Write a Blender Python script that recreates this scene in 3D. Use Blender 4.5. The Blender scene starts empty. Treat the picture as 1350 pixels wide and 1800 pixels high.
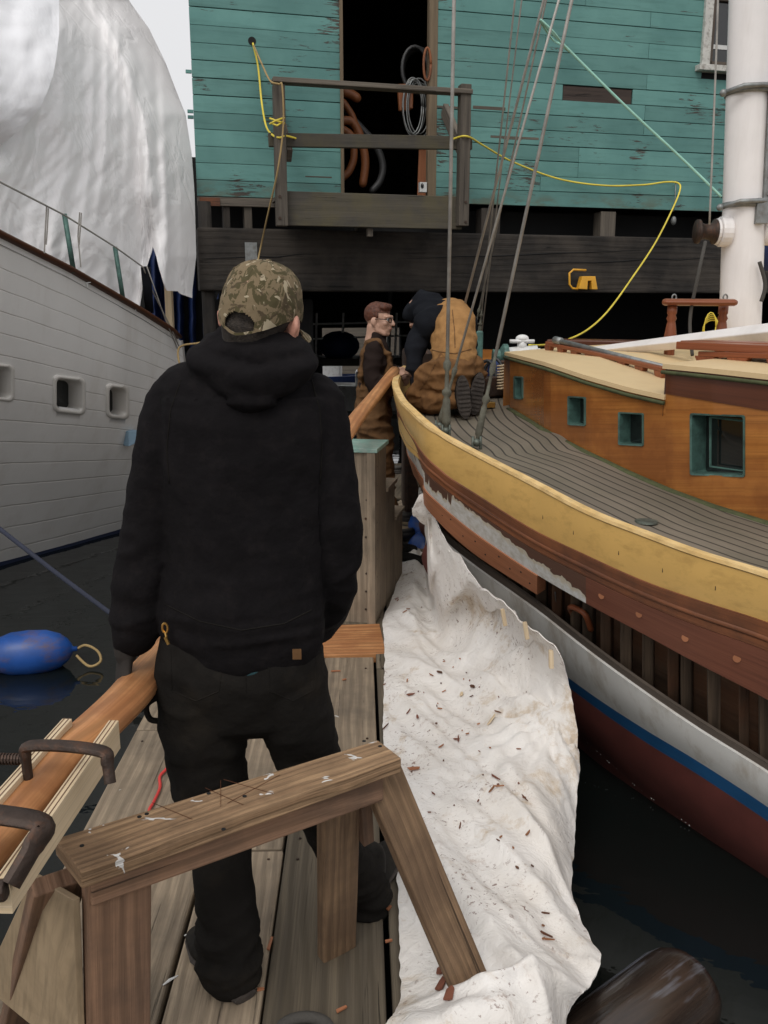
import bpy, math, random
from mathutils import Vector, Matrix, noise
random.seed(7)
V=Vector
C=bpy.context.scene.collection
rad=math.radians
# ---------------------------------------------------------------- camera model (used to survey the place)
F=1555.;P=math.atan(356/1555.);YAW=rad(1.55);H=1.65
def W(px,py,y=None,z=None):
    a=(px-675)/F;b=(py-900)/F
    d=b*math.cos(P)+math.sin(P); f=math.cos(P)-b*math.sin(P)
    X=a*math.cos(YAW)+f*math.sin(YAW); Y=f*math.cos(YAW)-a*math.sin(YAW)
    t=(y/Y) if y is not None else (H-z)/d
    return V((X*t,Y*t,H-d*t))
def catmull(pts,n):
    out=[];m=len(pts)
    for i in range(m-1):
        p0=pts[max(i-1,0)];p1=pts[i];p2=pts[i+1];p3=pts[min(i+2,m-1)]
        for k in range(n):
            t=k/n;t2=t*t;t3=t2*t
            out.append(0.5*((2*p1)+(p2-p0)*t+(2*p0-5*p1+4*p2-p3)*t2+(3*p1-p0-3*p2+p3)*t3))
    out.append(pts[-1].copy() if isinstance(pts[-1],Vector) else pts[-1]);return out
def interp(tab,x):
    if x<=tab[0][0]:
        a,b=tab[0],tab[1]
    elif x>=tab[-1][0]:
        a,b=tab[-2],tab[-1]
    else:
        for a,b in zip(tab,tab[1:]):
            if a[0]<=x<=b[0]:break
    return a[1]+(b[1]-a[1])*(x-a[0])/(b[0]-a[0])
def nz(x,y=0,z=0): return noise.noise(V((x,y,z)))
# ---------------------------------------------------------------- mesh builder
class MB:
    def __init__(s): s.v=[];s.f=[];s.uv=[];s.t=[]
    def face(s,idx,uvs,t): s.f.append(idx);s.uv.extend(uvs);s.t.append(t)
    def box(s,a,b,w,h,up=V((0,0,1)),tone=None):
        a=V(a);b=V(b);T=(b-a);L=T.length;T.normalize();S=T.cross(V(up))
        if S.length<1e-4:S=T.cross(V((1,0,0)))
        S.normalize();U=S.cross(T)
        o=len(s.v);t=random.random() if tone is None else tone;u0=random.random()*20;v0=random.random()*20
        for e in (a,b):
            for i,j in ((-1,-1),(1,-1),(1,1),(-1,1)): s.v.append(e+S*(i*w/2)+U*(j*h/2))
        per=[w,h,w,h];acc=v0
        for k in range(4):
            k2=(k+1)%4
            s.face([o+k,o+k2,o+4+k2,o+4+k],[(u0,acc),(u0,acc+per[k]),(u0+L,acc+per[k]),(u0+L,acc)],t);acc+=per[k]
        s.face([o+3,o+2,o+1,o],[(u0,v0+h),(u0+.02,v0+h),(u0+.02,v0),(u0,v0)],t)
        s.face([o+4,o+5,o+6,o+7],[(u0,v0),(u0+.02,v0),(u0+.02,v0+h),(u0,v0+h)],t)
        return s
    def bx(s,x0,x1,y0,y1,z0,z1,tone=None):
        dx,dy,dz=x1-x0,y1-y0,z1-z0;cx,cy,cz=(x0+x1)/2,(y0+y1)/2,(z0+z1)/2
        if dx>=dy and dx>=dz: return s.box((x0,cy,cz),(x1,cy,cz),dy,dz,tone=tone)
        if dy>=dz: return s.box((cx,y0,cz),(cx,y1,cz),dx,dz,tone=tone)
        return s.box((cx,cy,z0),(cx,cy,z1),dy,dx,up=(1,0,0),tone=tone)
    def tube(s,pts,r,n=8,cap=True,side=V((1,0,0)),tone=None,round_=False):
        pts=[V(p) for p in pts];m=len(pts)
        R=r if isinstance(r,(list,tuple)) else [r]*m
        R=[q if isinstance(q,(list,tuple)) else (q,q) for q in R]
        Ts=[(pts[min(i+1,m-1)]-pts[max(i-1,0)]).normalized() for i in range(m)]
        t=random.random() if tone is None else tone
        if round_:
            np_,nr,nt=[],[],[]
            for k in (80,60,35): 
                c=math.cos(rad(k));q=min(R[0]);np_.append(pts[0]-Ts[0]*q*math.sin(rad(k)));nr.append((R[0][0]*c,R[0][1]*c));nt.append(Ts[0])
            np_+=pts;nr+=R;nt+=Ts
            for k in (35,60,80):
                c=math.cos(rad(k));q=min(R[-1]);np_.append(pts[-1]+Ts[-1]*q*math.sin(rad(k)));nr.append((R[-1][0]*c,R[-1][1]*c));nt.append(Ts[-1])
            pts,R,Ts=np_,nr,nt;m=len(pts)
        S=V(side);o=len(s.v);acc=random.random()*20;v0=random.random()*20;us=[]
        for i in range(m):
            S=S-Ts[i]*S.dot(Ts[i])
            if S.length<1e-4:S=Ts[i].orthogonal()
            S.normalize();B=Ts[i].cross(S)
            if i:acc+=(pts[i]-pts[i-1]).length
            us.append(acc)
            for k in range(n):
                a=2*math.pi*k/n;s.v.append(pts[i]+S*math.cos(a)*R[i][0]+B*math.sin(a)*R[i][1])
        per=2*math.pi*max(max(q) for q in R)
        for i in range(m-1):
            for k in range(n):
                k2=(k+1)%n
                s.face([o+i*n+k,o+i*n+k2,o+i*n+n+k2,o+i*n+n+k],[(us[i],v0+per*k/n),(us[i],v0+per*(k+1)/n),(us[i+1],v0+per*(k+1)/n),(us[i+1],v0+per*k/n)],t)
        if cap:
            s.face([o+k for k in range(n)][::-1],[(us[0],v0)]*n,t)
            s.face([o+(m-1)*n+k for k in range(n)],[(us[-1],v0)]*n,t)
        return s
    def grid(s,G,uv=None,tone=None,flip=False):
        o=len(s.v);m=len(G);n=len(G[0]);t=random.random() if tone is None else tone
        for r in G:s.v.extend(r)
        if uv is None:
            U=[0]
            for i in range(1,m):U.append(U[-1]+(G[i][n//2]-G[i-1][n//2]).length)
            VV=[0]
            for j in range(1,n):VV.append(VV[-1]+(G[m//2][j]-G[m//2][j-1]).length)
            uv=lambda i,j:(U[i],VV[j])
        for i in range(m-1):
            for j in range(n-1):
                q=[(i,j),(i+1,j),(i+1,j+1),(i,j+1)]
                if flip:q=q[::-1]
                s.face([o+a*n+b for a,b in q],[uv(a,b) for a,b in q],t)
        return s
    def prism(s,poly,ext,tone=None):
        o=len(s.v);n=len(poly);poly=[V(p) for p in poly];ext=V(ext);t=random.random() if tone is None else tone
        s.v+=poly+[p+ext for p in poly]
        A=(poly[1]-poly[0]).normalized();Nn=ext.normalized();B=Nn.cross(A)
        u0=random.random()*9
        uv=[(u0+(p-poly[0]).dot(A),(p-poly[0]).dot(B)) for p in poly]
        s.face([o+k for k in range(n)][::-1],uv[::-1],t);s.face([o+n+k for k in range(n)],uv,t)
        L=0
        for k in range(n):
            k2=(k+1)%n;d=(poly[k2]-poly[k]).length;h=ext.length
            s.face([o+k,o+k2,o+n+k2,o+n+k],[(u0+L,0),(u0+L+d,0),(u0+L+d,h),(u0+L,h)],t);L+=d
        return s
    def ball(s,c,r,n=14,m=9,M=None,tone=None):
        c=V(c);r=(r,r,r) if not isinstance(r,(tuple,list)) else r;o=len(s.v);t=random.random() if tone is None else tone
        def pt(x,y,z):
            p=V((x*r[0],y*r[1],z*r[2]));return c+((M@p) if M else p)
        s.v.append(pt(0,0,-1))
        for i in range(1,m):
            a=math.pi*i/m-math.pi/2
            for k in range(n):
                b=2*math.pi*k/n;s.v.append(pt(math.cos(a)*math.cos(b),math.cos(a)*math.sin(b),math.sin(a)))
        s.v.append(pt(0,0,1));e=len(s.v)-1
        sc=max(r)
        for k in range(n):
            k2=(k+1)%n
            s.face([o,o+1+k2,o+1+k],[(k/n*sc*6,0)]*3,t);s.face([e,e-n+k,e-n+k2],[(k/n*sc*6,sc*3)]*3,t)
            for i in range(m-2):
                q=[o+1+i*n+k,o+1+i*n+k2,o+1+(i+1)*n+k2,o+1+(i+1)*n+k]
                s.face(q,[(k/n*sc*6,i/m*sc*3),((k+1)/n*sc*6,i/m*sc*3),((k+1)/n*sc*6,(i+1)/m*sc*3),(k/n*sc*6,(i+1)/m*sc*3)],t)
        return s
    def mesh(s,name):
        me=bpy.data.meshes.new(name);me.from_pydata([tuple(p) for p in s.v],[],s.f)
        l=me.uv_layers.new(name='UVMap');fl=[c for u in s.uv for c in u];l.data.foreach_set('uv',fl)
        at=me.attributes.new('tone','FLOAT','FACE');at.data.foreach_set('value',s.t)
        return me
    def build(s,name,mat,parent=None,smooth=False,bevel=0,solid=0,sub=0,off=-1):
        return link(name,s.mesh(name),mat,parent,smooth,bevel,solid,sub,off)
def link(name,me,mat,parent=None,smooth=False,bevel=0,solid=0,sub=0,off=-1):
    me.materials.clear();me.materials.append(mat)
    if smooth: me.polygons.foreach_set('use_smooth',[True]*len(me.polygons))
    o=bpy.data.objects.new(name,me);C.objects.link(o)
    if parent is not None: setpar(o,parent)
    if solid:
        m=o.modifiers.new('s','SOLIDIFY');m.thickness=solid;m.offset=off
        if smooth:
            m=o.modifiers.new('e','EDGE_SPLIT');m.split_angle=rad(50)
    if bevel:
        m=o.modifiers.new('b','BEVEL');m.width=bevel;m.segments=2;m.limit_method='ANGLE';m.angle_limit=rad(40)
    if sub:
        m=o.modifiers.new('u','SUBSURF');m.levels=m.render_levels=sub
    return o
def wloc(o):
    p=V(o.location)
    while o.parent: 
        o=o.parent
    return V(o.location) if o.type=='EMPTY' else V((0,0,0))
def setpar(o,parent):
    o.parent=parent
    e=parent
    while e.parent:e=e.parent
    if parent.parent is None and parent.type=='EMPTY': o.matrix_parent_inverse=Matrix.Translation(-V(parent.location))
def tag(o,label=None,cat=None,group=None,kind=None):
    if label:o['label']=label
    if cat:o['category']=cat
    if group:o['group']=group
    if kind:o['kind']=kind
    return o
def thing(name,loc,label,cat,group=None):
    e=bpy.data.objects.new(name,None);C.objects.link(e);e.location=V(loc);e.empty_display_size=.1
    return tag(e,label,cat,group)
# ---------------------------------------------------------------- materials
class NT:
    def __init__(s,name):
        s.m=bpy.data.materials.new(name);s.m.use_nodes=True;s.n=s.m.node_tree;s.b=s.n.nodes['Principled BSDF']
    def add(s,t,**k):
        n=s.n.nodes.new('ShaderNode'+t)
        for a,b in k.items():
            if a in n.inputs.keys() if hasattr(n.inputs,'keys') else False: pass
            setattr(n,a,b)
        return n
    def l(s,a,b): s.n.links.new(a,b);return s
    def coord(s,kind='UV',scale=(1,1,1)):
        if kind=='UV': c=s.add('UVMap');c.uv_map='UVMap';o=c.outputs[0]
        else: c=s.add('TexCoord');o=c.outputs['Object']
        m=s.add('Mapping');m.inputs['Scale'].default_value=scale;s.l(o,m.inputs[0]);return m.outputs[0]
    def noise(s,co,scale=1,detail=4,rough=.55,dist=0):
        n=s.add('TexNoise');n.inputs['Scale'].default_value=scale;n.inputs['Detail'].default_value=detail;n.inputs['Roughness'].default_value=rough;n.inputs['Distortion'].default_value=dist
        s.l(co,n.inputs['Vector']);return n.outputs['Fac']
    def ramp(s,fac,stops):
        r=s.add('ValToRGB');e=r.color_ramp.elements
        while len(e)<len(stops):e.new(.5)
        for q,(p,c) in zip(e,stops):
            q.position=p;q.color=(c,c,c,1) if not isinstance(c,(tuple,list)) else tuple(c[:3])+(1,)
        s.l(fac,r.inputs[0]);return r.outputs[0]
    def mix(s,fac,a,b,mode='MIX'):
        m=s.add('Mix');m.data_type='RGBA';m.blend_type=mode
        for v,i in ((fac,0),(a,6),(b,7)):
            if isinstance(v,(int,float)):m.inputs[i].default_value=v if i==0 else (v,v,v,1)
            elif isinstance(v,(tuple,list)):m.inputs[i].default_value=tuple(v[:3])+(1,)
            else:s.l(v,m.inputs[i])
        return m.outputs[2]
    def math(s,op,a,b=0):
        m=s.add('Math');m.operation=op
        for v,i in ((a,0),(b,1)):
            if isinstance(v,(int,float)):m.inputs[i].default_value=v
            else:s.l(v,m.inputs[i])
        return m.outputs[0]
    def attr(s,name='tone'):
        a=s.add('Attribute');a.attribute_name=name;return a.outputs['Fac']
    def bump(s,h,strength=.3,dist=.01,prev=None):
        b=s.add('Bump');b.inputs['Strength'].default_value=strength;b.inputs['Distance'].default_value=dist;s.l(h,b.inputs['Height'])
        if prev:s.l(prev,b.inputs['Normal'])
        return b.outputs[0]
    def out(s,col=None,rough=None,bump=None,metal=None,spec=None):
        def st(k,v):
            if v is None:return
            if isinstance(v,(int,float)):s.b.inputs[k].default_value=v
            elif isinstance(v,(tuple,list)):s.b.inputs[k].default_value=tuple(v[:3])+(1,)
            else:s.l(v,s.b.inputs[k])
        st('Base Color',col);st('Roughness',rough);st('Metallic',metal);st('Specular IOR Level',spec)
        if bump is not None:s.l(bump,s.b.inputs['Normal'])
        return s.m
def tonevar(t,col,amt):
    f=t.attr();k=t.math('ADD',t.math('MULTIPLY',f,2*amt),1-amt)
    g=t.add('CombineColor')
    for i in range(3):t.l(k,g.inputs[i])
    return t.mix(1,col,g.outputs[0],'MULTIPLY')
def wood(name,c1,c2,dark=None,rough=.8,grain=40,long=1.6,bump=.4,tone=.15,stain=None,cracks=True,paint=None,spec=.3,wave=0,knots=False):
    t=NT(name);co=t.coord('UV',(long,grain,1))
    n1=t.noise(co,1,5,.6,.3);col=t.mix(t.ramp(n1,[(.3,0),(.7,1)]),c1,c2)
    n2=t.noise(t.coord('UV',(long*2,grain*5,1)),1,3,.6)
    col=t.mix(t.math('MULTIPLY',t.ramp(n2,[(.45,0),(.7,1)]),.45),col,dark or tuple(.35*c for c in c1))
    h=t.math('ADD',n1,t.math('MULTIPLY',n2,.8))
    if wave:
        w=t.add('TexWave');w.wave_type='BANDS';w.bands_direction='Y';w.inputs['Scale'].default_value=wave;w.inputs['Distortion'].default_value=9;w.inputs['Detail'].default_value=3;w.inputs['Detail Scale'].default_value=.6
        t.l(t.coord('UV',(.22,1,1)),w.inputs['Vector'])
        wr=t.ramp(w.outputs['Fac'],[(.35,1),(.9,0)])
        col=t.mix(t.math('MULTIPLY',t.math('SUBTRACT',1,wr),.6),col,tuple(.45*c for c in c1));h=t.math('ADD',h,t.math('MULTIPLY',wr,.6))
    if knots:
        v=t.add('TexVoronoi');v.inputs['Scale'].default_value=1;t.l(t.coord('UV',(2.2,7,1)),v.inputs['Vector'])
        k=t.ramp(v.outputs['Distance'],[(.05,1),(.13,0)]);col=t.mix(t.math('MULTIPLY',k,.75),col,tuple(.25*c for c in c1))
    if cracks:
        n3=t.noise(t.coord('UV',(.9,grain*1.3,1)),1,6,.7,.2);cr=t.ramp(n3,[(.345,1),(.375,0)])
        col=t.mix(t.math('MULTIPLY',cr,.8),col,tuple(.12*c for c in c1));h=t.math('SUBTRACT',h,t.math('MULTIPLY',cr,1.5))
    if stain:
        n4=t.noise(t.coord('O',(1,1,1)),stain[1],5,.65);col=t.mix(t.math('MULTIPLY',t.ramp(n4,[(.42,0),(.62,1)]),stain[2]),col,stain[0])
    if paint:
        n5=t.noise(t.coord('O',paint[3] if len(paint)>3 else (1,1,1)),paint[0],3,.6,.5);col=t.mix(t.ramp(n5,[(paint[1],0),(paint[1]+.01,1)]),col,paint[2])
    col=tonevar(t,col,tone)
    return t.out(col,rough,t.bump(h,bump,.004),spec=spec)
def plain(name,col,rough=.6,metal=0,var=.15,nscale=6,bump=0,bscale=60,dirt=None,tone=0,spec=.5):
    t=NT(name);n=t.noise(t.coord('O'),nscale,5,.6)
    c=t.mix(t.ramp(n,[(.3,0),(.7,1)]),tuple(x*(1-var) for x in col),tuple(min(1,x*(1+var)) for x in col))
    if dirt:
        n2=t.noise(t.coord('O',dirt[3] if len(dirt)>3 else (1,1,1)),dirt[1],7,.7);c=t.mix(t.math('MULTIPLY',t.ramp(n2,[(.5,0),(.68,1)]),dirt[2]),c,dirt[0])
    if tone:c=tonevar(t,c,tone)
    b=t.bump(t.noise(t.coord('O'),bscale,4,.6),bump,.004) if bump else None
    return t.out(c,rough,b,metal,spec)
def fabric(name,col,rough=.95,scale=700,bump=.25,var=.2,lint=None,spec=.15,big=0):
    t=NT(name);n=t.noise(t.coord('O'),9,5,.65)
    c=t.mix(t.ramp(n,[(.3,0),(.7,1)]),tuple(x*(1-var) for x in col),tuple(x*(1+var) for x in col))
    if lint:
        n2=t.noise(t.coord('O'),lint[1],6,.7);c=t.mix(t.math('MULTIPLY',t.ramp(n2,[(.5,0),(.75,1)]),lint[2]),c,lint[0])
    f=t.noise(t.coord('O'),scale,2,.5);b=t.bump(f,bump,.0015)
    if big:b=t.bump(t.noise(t.coord('O',(1,1,1)),big,3,.5),.5,.012,b)
    m=t.out(c,rough,b,spec=spec)
    t.b.inputs['Sheen Weight'].default_value=0
    return m
M={}
M['clap']=None
def teal():
    t=NT('peeling_teal_paint');co=t.coord('UV',(1.2,14,1))
    a=t.noise(t.coord('O'),1.3,5,.6);base=t.mix(t.ramp(a,[(.3,0),(.7,1)]),(.080,.200,.185),(.135,.295,.268))
    n=t.noise(co,1,6,.7,.4);base=t.mix(t.math('MULTIPLY',t.ramp(n,[(.35,1),(.5,0)]),.35),base,(.05,.13,.115))
    # flaking: bare grey wood showing in streaks along the grain
    p=t.noise(t.coord('UV',(5,42,1)),1,7,.75,.6);p2=t.noise(t.coord('O'),2.1,3,.5)
    fl=t.ramp(t.math('ADD',p,t.math('MULTIPLY',p2,.75)),[(.70,1),(.715,0)])
    bare=t.mix(t.noise(t.coord('UV',(3,80,1)),1,3,.6),(.10,.085,.07),(.03,.028,.025))
    col=t.mix(fl,base,bare)
    # mossy brown stain low on the wall
    s=t.add('SeparateXYZ');tc=t.add('TexCoord');t.l(tc.outputs['Object'],s.inputs[0])
    low=t.math('MULTIPLY',t.ramp(t.math('SUBTRACT',s.outputs[2],2.6),[(.0,1),(.22,0)]),t.ramp(t.noise(t.coord('O',(1,1,3)),2.6,6,.7),[(.47,0),(.6,1)]))
    col=t.mix(t.math('MULTIPLY',low,.8),col,(.12,.085,.035))
    col=tonevar(t,col,.16)
    h=t.math('SUBTRACT',t.math('MULTIPLY',n,.5),t.math('MULTIPLY',fl,.8))
    return t.out(col,.62,t.bump(h,.5,.004),spec=.35)
M['teal']=teal()
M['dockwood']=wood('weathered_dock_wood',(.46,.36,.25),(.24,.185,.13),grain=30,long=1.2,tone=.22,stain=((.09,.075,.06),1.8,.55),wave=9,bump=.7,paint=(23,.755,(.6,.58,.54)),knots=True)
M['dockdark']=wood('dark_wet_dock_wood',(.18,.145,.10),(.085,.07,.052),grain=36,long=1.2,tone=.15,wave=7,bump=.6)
M['sawwood']=wood('old_sawhorse_wood',(.33,.21,.12),(.16,.10,.06),grain=55,long=1.5,tone=.12,stain=((.09,.055,.035),5,.5),wave=14,bump=.7,knots=True)
M['sawtop']=wood('paint_splashed_sawhorse_top',(.46,.295,.165),(.24,.145,.08),grain=60,long=1.5,tone=.06,stain=((.10,.06,.035),5,.5),wave=16,bump=.7,paint=(13,.64,(.62,.6,.57),(1,1.7,1)))
M['sawred']=wood('reddish_sawhorse_leg',(.31,.18,.11),(.19,.11,.07),grain=45,long=1.5,tone=.08,stain=((.07,.05,.04),4,.5),wave=10,bump=.5)
M['ply']=wood('plywood_gusset',(.36,.27,.17),(.28,.205,.125),grain=12,long=3,tone=.05,stain=((.14,.10,.06),3,.5),cracks=False,bump=.2)
M['pale']=wood('pale_plywood_edge',(.72,.58,.40),(.60,.46,.28),grain=160,long=1,tone=.04,cracks=False,bump=.2,rough=.6)
M['fir']=wood('fresh_fir_plank',(.62,.31,.13),(.46,.20,.08),grain=35,long=1.4,tone=.05,cracks=False,bump=.2,rough=.5,wave=8,stain=((.25,.09,.035),5,.5))
M['steps']=wood('grey_steps_wood',(.36,.285,.205),(.25,.195,.14),grain=26,long=1.6,tone=.1,stain=((.10,.08,.06),3,.45),bump=.4,knots=True,wave=8)
M['grey']=wood('grey_weathered_rail',(.15,.128,.102),(.075,.064,.053),grain=34,long=1.6,tone=.2,bump=.6)
M['moss']=wood('mossy_platform_board',(.085,.075,.062),(.05,.046,.038),grain=22,long=1.2,tone=.1,stain=((.10,.085,.04),2.6,.5),bump=.5)
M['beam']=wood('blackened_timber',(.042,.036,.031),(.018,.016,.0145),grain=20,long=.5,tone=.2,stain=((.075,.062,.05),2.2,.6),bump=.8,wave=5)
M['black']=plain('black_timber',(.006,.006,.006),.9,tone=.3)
M['jamb']=wood('bare_door_frame',(.20,.15,.095),(.12,.09,.06),grain=30,tone=.1)
M['whitewood']=plain('flaking_white_window_paint',(.55,.54,.50),.6,dirt=((.16,.13,.10),26,.8),bump=.4,bscale=40)
M['patch']=wood('bare_wall_patch',(.075,.055,.045),(.045,.034,.03),grain=20,tone=.1)
M['cotton']=None
def cotton():
    t=NT('stained_white_cotton');n=t.noise(t.coord('O'),3,5,.6)
    c=t.mix(t.ramp(n,[(.3,0),(.7,1)]),(.68,.635,.58),(.78,.755,.725))
    st=t.noise(t.coord('O'),4.5,7,.72,.3);c=t.mix(t.math('MULTIPLY',t.ramp(st,[(.56,0),(.66,1)]),.6),c,(.42,.29,.15))
    reg=t.ramp(t.noise(t.coord('O'),2.6,3,.5),[(.42,0),(.6,1)])
    sp=t.noise(t.coord('O'),55,4,.7,.6);c=t.mix(t.math('MULTIPLY',t.math('MULTIPLY',t.ramp(sp,[(.60,0),(.64,1)]),reg),.8),c,(.13,.05,.03))
    sm=t.noise(t.coord('O'),17,6,.75,.8);c=t.mix(t.math('MULTIPLY',t.math('MULTIPLY',t.ramp(sm,[(.57,0),(.66,1)]),reg),.6),c,(.33,.22,.16))
    b=t.bump(t.noise(t.coord('O'),260,3,.5),.25,.0015);b=t.bump(t.noise(t.coord('O'),9,6,.62,.8),.55,.03,b)
    m=t.out(c,.9,b,spec=.2);return m
M['cotton']=cotton()
def tarpm(name,c0,c1,rough=.38,bs=5,tr=0):
    t=NT(name);n=t.noise(t.coord('O'),1.2,4,.6);c=t.mix(t.ramp(n,[(.3,0),(.7,1)]),c0,c1)
    r=t.noise(t.coord('O',(1,1,.8)),bs*.45,5,.5,.5);r2=t.noise(t.coord('O',(1.6,1.6,.35)),bs*2.2,6,.6,.8)
    cr=t.math('ABSOLUTE',t.math('SUBTRACT',r,.5));cr2=t.math('ABSOLUTE',t.math('SUBTRACT',r2,.5))
    b=t.bump(t.ramp(cr,[(0,0),(.06,1)]),.22,.02);b=t.bump(t.ramp(cr2,[(0,0),(.06,1)]),.07,.01,b)
    m=t.out(c,rough,b,spec=.5)
    if tr:
        t.b.inputs['Transmission Weight'].default_value=0
        t.b.inputs['Subsurface Weight'].default_value=0
    return m
M['wrap']=tarpm('white_plastic_sheet',(.86,.84,.835),(.92,.905,.90))
M['wrap2']=tarpm('bright_white_plastic_sheet',(.84,.845,.87),(.90,.90,.92),bs=3)
M['bluetarp']=tarpm('blue_tarp',(.006,.018,.075),(.008,.028,.12),.6)
M['whitehull']=plain('white_hull_paint',(.60,.575,.535),.38,var=.05,nscale=2,dirt=((.45,.40,.34),3,.35,(1,1,.3)))
def hullseams():
    t=NT('planked_white_hull');n=t.noise(t.coord('O'),2.5,5,.6)
    c=t.mix(t.ramp(n,[(.3,0),(.7,1)]),(.64,.625,.60),(.70,.685,.66))
    uv=t.add('UVMap');uv.uv_map='UVMap';s=t.add('SeparateXYZ');t.l(uv.outputs[0],s.inputs[0])
    w=t.math('ADD',t.math('MULTIPLY',s.outputs[1],15),t.math('MULTIPLY',t.noise(t.coord('UV',(3,.5,1)),1,3,.5),.12))
    fr=t.math('ABSOLUTE',t.math('SUBTRACT',t.math('FRACT',w),.5))
    seam=t.ramp(fr,[(.0,1),(.018,.8),(.04,0)])
    brk=t.ramp(t.noise(t.coord('UV',(5,14,1)),1,5,.7),[(.35,.25),(.6,1)])
    sm=t.math('MULTIPLY',seam,brk)
    c=t.mix(t.math('MULTIPLY',sm,.45),c,(.24,.20,.16))
    d=t.noise(t.coord('O',(1,1,.25)),4,6,.7);c=t.mix(t.math('MULTIPLY',t.ramp(d,[(.5,0),(.75,1)]),.3),c,(.38,.33,.27))
    h=t.math('SUBTRACT',t.math('MULTIPLY',n,.15),seam)
    return t.out(c,.33,t.bump(h,.5,.006),spec=.5)
M['seams']=hullseams()
M['navy']=plain('navy_boot_stripe',(.008,.014,.04),.35)
M['antifoul']=plain('dark_antifouling',(.03,.02,.016),.6,dirt=((.10,.08,.05),20,.6))
M['caprail']=wood('brown_cap_rail',(.12,.045,.02),(.07,.028,.015),rough=.5)
M['yellow']=plain('ochre_bulwark_paint',(.63,.39,.12),.40,var=.10,nscale=2.5,dirt=((.40,.24,.07),9,.55,(1,1,2)),bump=.25,bscale=14)
M['yellowtop']=wood('bright_cap_edge',(.80,.58,.28),(.66,.42,.15),grain=8,long=9,cracks=False,tone=.05,bump=.1,rough=.5)
M['mahog']=wood('stripped_mahogany',(.29,.105,.042),(.13,.046,.022),grain=26,long=1.2,tone=.08,rough=.55,stain=((.055,.028,.02),3.5,.6),bump=.35)
M['redplank']=wood('primed_red_plank',(.21,.078,.045),(.16,.056,.034),grain=30,tone=.03,rough=.6,cracks=False,bump=.15)
M['newplank']=wood('new_orange_plank',(.40,.165,.08),(.31,.12,.058),grain=30,tone=.03,rough=.6,cracks=False,bump=.15)
M['ledge']=wood('weathered_plank_edge',(.12,.095,.075),(.07,.055,.045),grain=30,tone=.1)
M['whiteplank']=plain('chalky_white_plank',(.62,.61,.575),.55,var=.05,dirt=((.33,.27,.20),9,.55,(1,1,.35)),bump=.2)
M['bluestripe']=plain('blue_boot_top',(.015,.085,.21),.45,var=.12)
M['bottomred']=plain('oxide_red_bottom',(.105,.028,.022),.6,var=.2,dirt=((.05,.015,.012),5,.5))
M['rib']=wood('old_oak_rib',(.15,.105,.07),(.06,.042,.03),grain=30,tone=.25,bump=.6)
M['ceiling']=wood('dark_inner_planking',(.13,.08,.05),(.06,.038,.026),grain=12,tone=.35,bump=.5,stain=((.16,.06,.025),4,.4))
def patchm():
    t=NT('scraped_plank');n=t.noise(t.coord('UV',(1.5,30,1)),1,5,.6)
    w=t.mix(n,(.055,.03,.022),(.15,.06,.032))
    a=t.attr('patch');bl=t.ramp(a,[(.5,0),(.52,1)])
    pn=t.noise(t.coord('O'),30,5,.7)
    pc=t.mix(t.ramp(pn,[(.35,0),(.6,1)]),(.50,.48,.42),(.66,.66,.64))
    ed=t.ramp(a,[(.5,0),(.52,1),(.60,.9),(.72,0)]);pc=t.mix(t.math('MULTIPLY',ed,.6),pc,(.52,.42,.24))
    c=t.mix(bl,w,pc);return t.out(c,.6,t.bump(bl,.5,.004))
M['scraped']=patchm()
def deckm():
    t=NT('teak_deck');uv=t.add('UVMap');uv.uv_map='UVMap';s=t.add('SeparateXYZ');t.l(uv.outputs[0],s.inputs[0])
    k=t.math('MULTIPLY',s.outputs[1],1/.058)
    fr=t.math('ABSOLUTE',t.math('SUBTRACT',t.math('FRACT',k),.5));seam=t.ramp(fr,[(.40,0),(.44,1)])
    idx=t.math('FLOOR',k)
    cb=t.add('CombineXYZ');t.l(t.math('MULTIPLY',s.outputs[0],1.1),cb.inputs[0]);t.l(t.math('MULTIPLY',idx,7.31),cb.inputs[1])
    pl=t.noise(cb.outputs[0],1,1,.5)
    g=t.noise(t.coord('UV',(2,70,1)),1,5,.65)
    c=t.mix(g,(.24,.20,.15),(.15,.125,.095));c=t.mix(t.math('MULTIPLY',t.ramp(pl,[(.35,0),(.65,1)]),.5),c,(.105,.09,.072))
    w=t.noise(t.coord('O'),1.7,6,.7);c=t.mix(t.math('MULTIPLY',t.ramp(w,[(.45,0),(.7,1)]),.4),c,(.075,.075,.045))
    c=t.mix(t.math('MULTIPLY',seam,.85),c,(.022,.019,.016));h=t.math('SUBTRACT',t.math('MULTIPLY',g,.4),seam)
    return t.out(c,.7,t.bump(h,.5,.004),spec=.3)
M['deck']=deckm()
M['varnish']=wood('varnished_cabin_side',(.47,.19,.045),(.30,.105,.024),grain=16,long=.6,tone=.05,cracks=False,rough=.22,bump=.06,stain=((.18,.055,.015),2.2,.65),spec=.6)
M['varnishdark']=wood('dark_varnished_band',(.13,.04,.018),(.085,.027,.013),grain=14,long=.7,tone=.05,cracks=False,rough=.3,bump=.06,spec=.5)
M['rail']=wood('varnished_rail',(.29,.09,.036),(.17,.05,.022),grain=40,long=1,tone=.1,cracks=False,rough=.35,bump=.1)
M['buff']=plain('buff_coachroof_paint',(.66,.49,.27),.5,var=.06,nscale=3,dirt=((.45,.31,.15),6,.3),bump=.1)
M['algae']=plain('green_deck_margin',(.06,.07,.025),.8,var=.35,nscale=20,bump=.4)
M['bronze']=plain('verdigris_bronze',(.085,.17,.145),.5,.35,var=.35,nscale=22,dirt=((.03,.04,.035),16,.6))
M['glass']=plain('dark_glass',(.012,.014,.014),.06,spec=.8)
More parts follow.
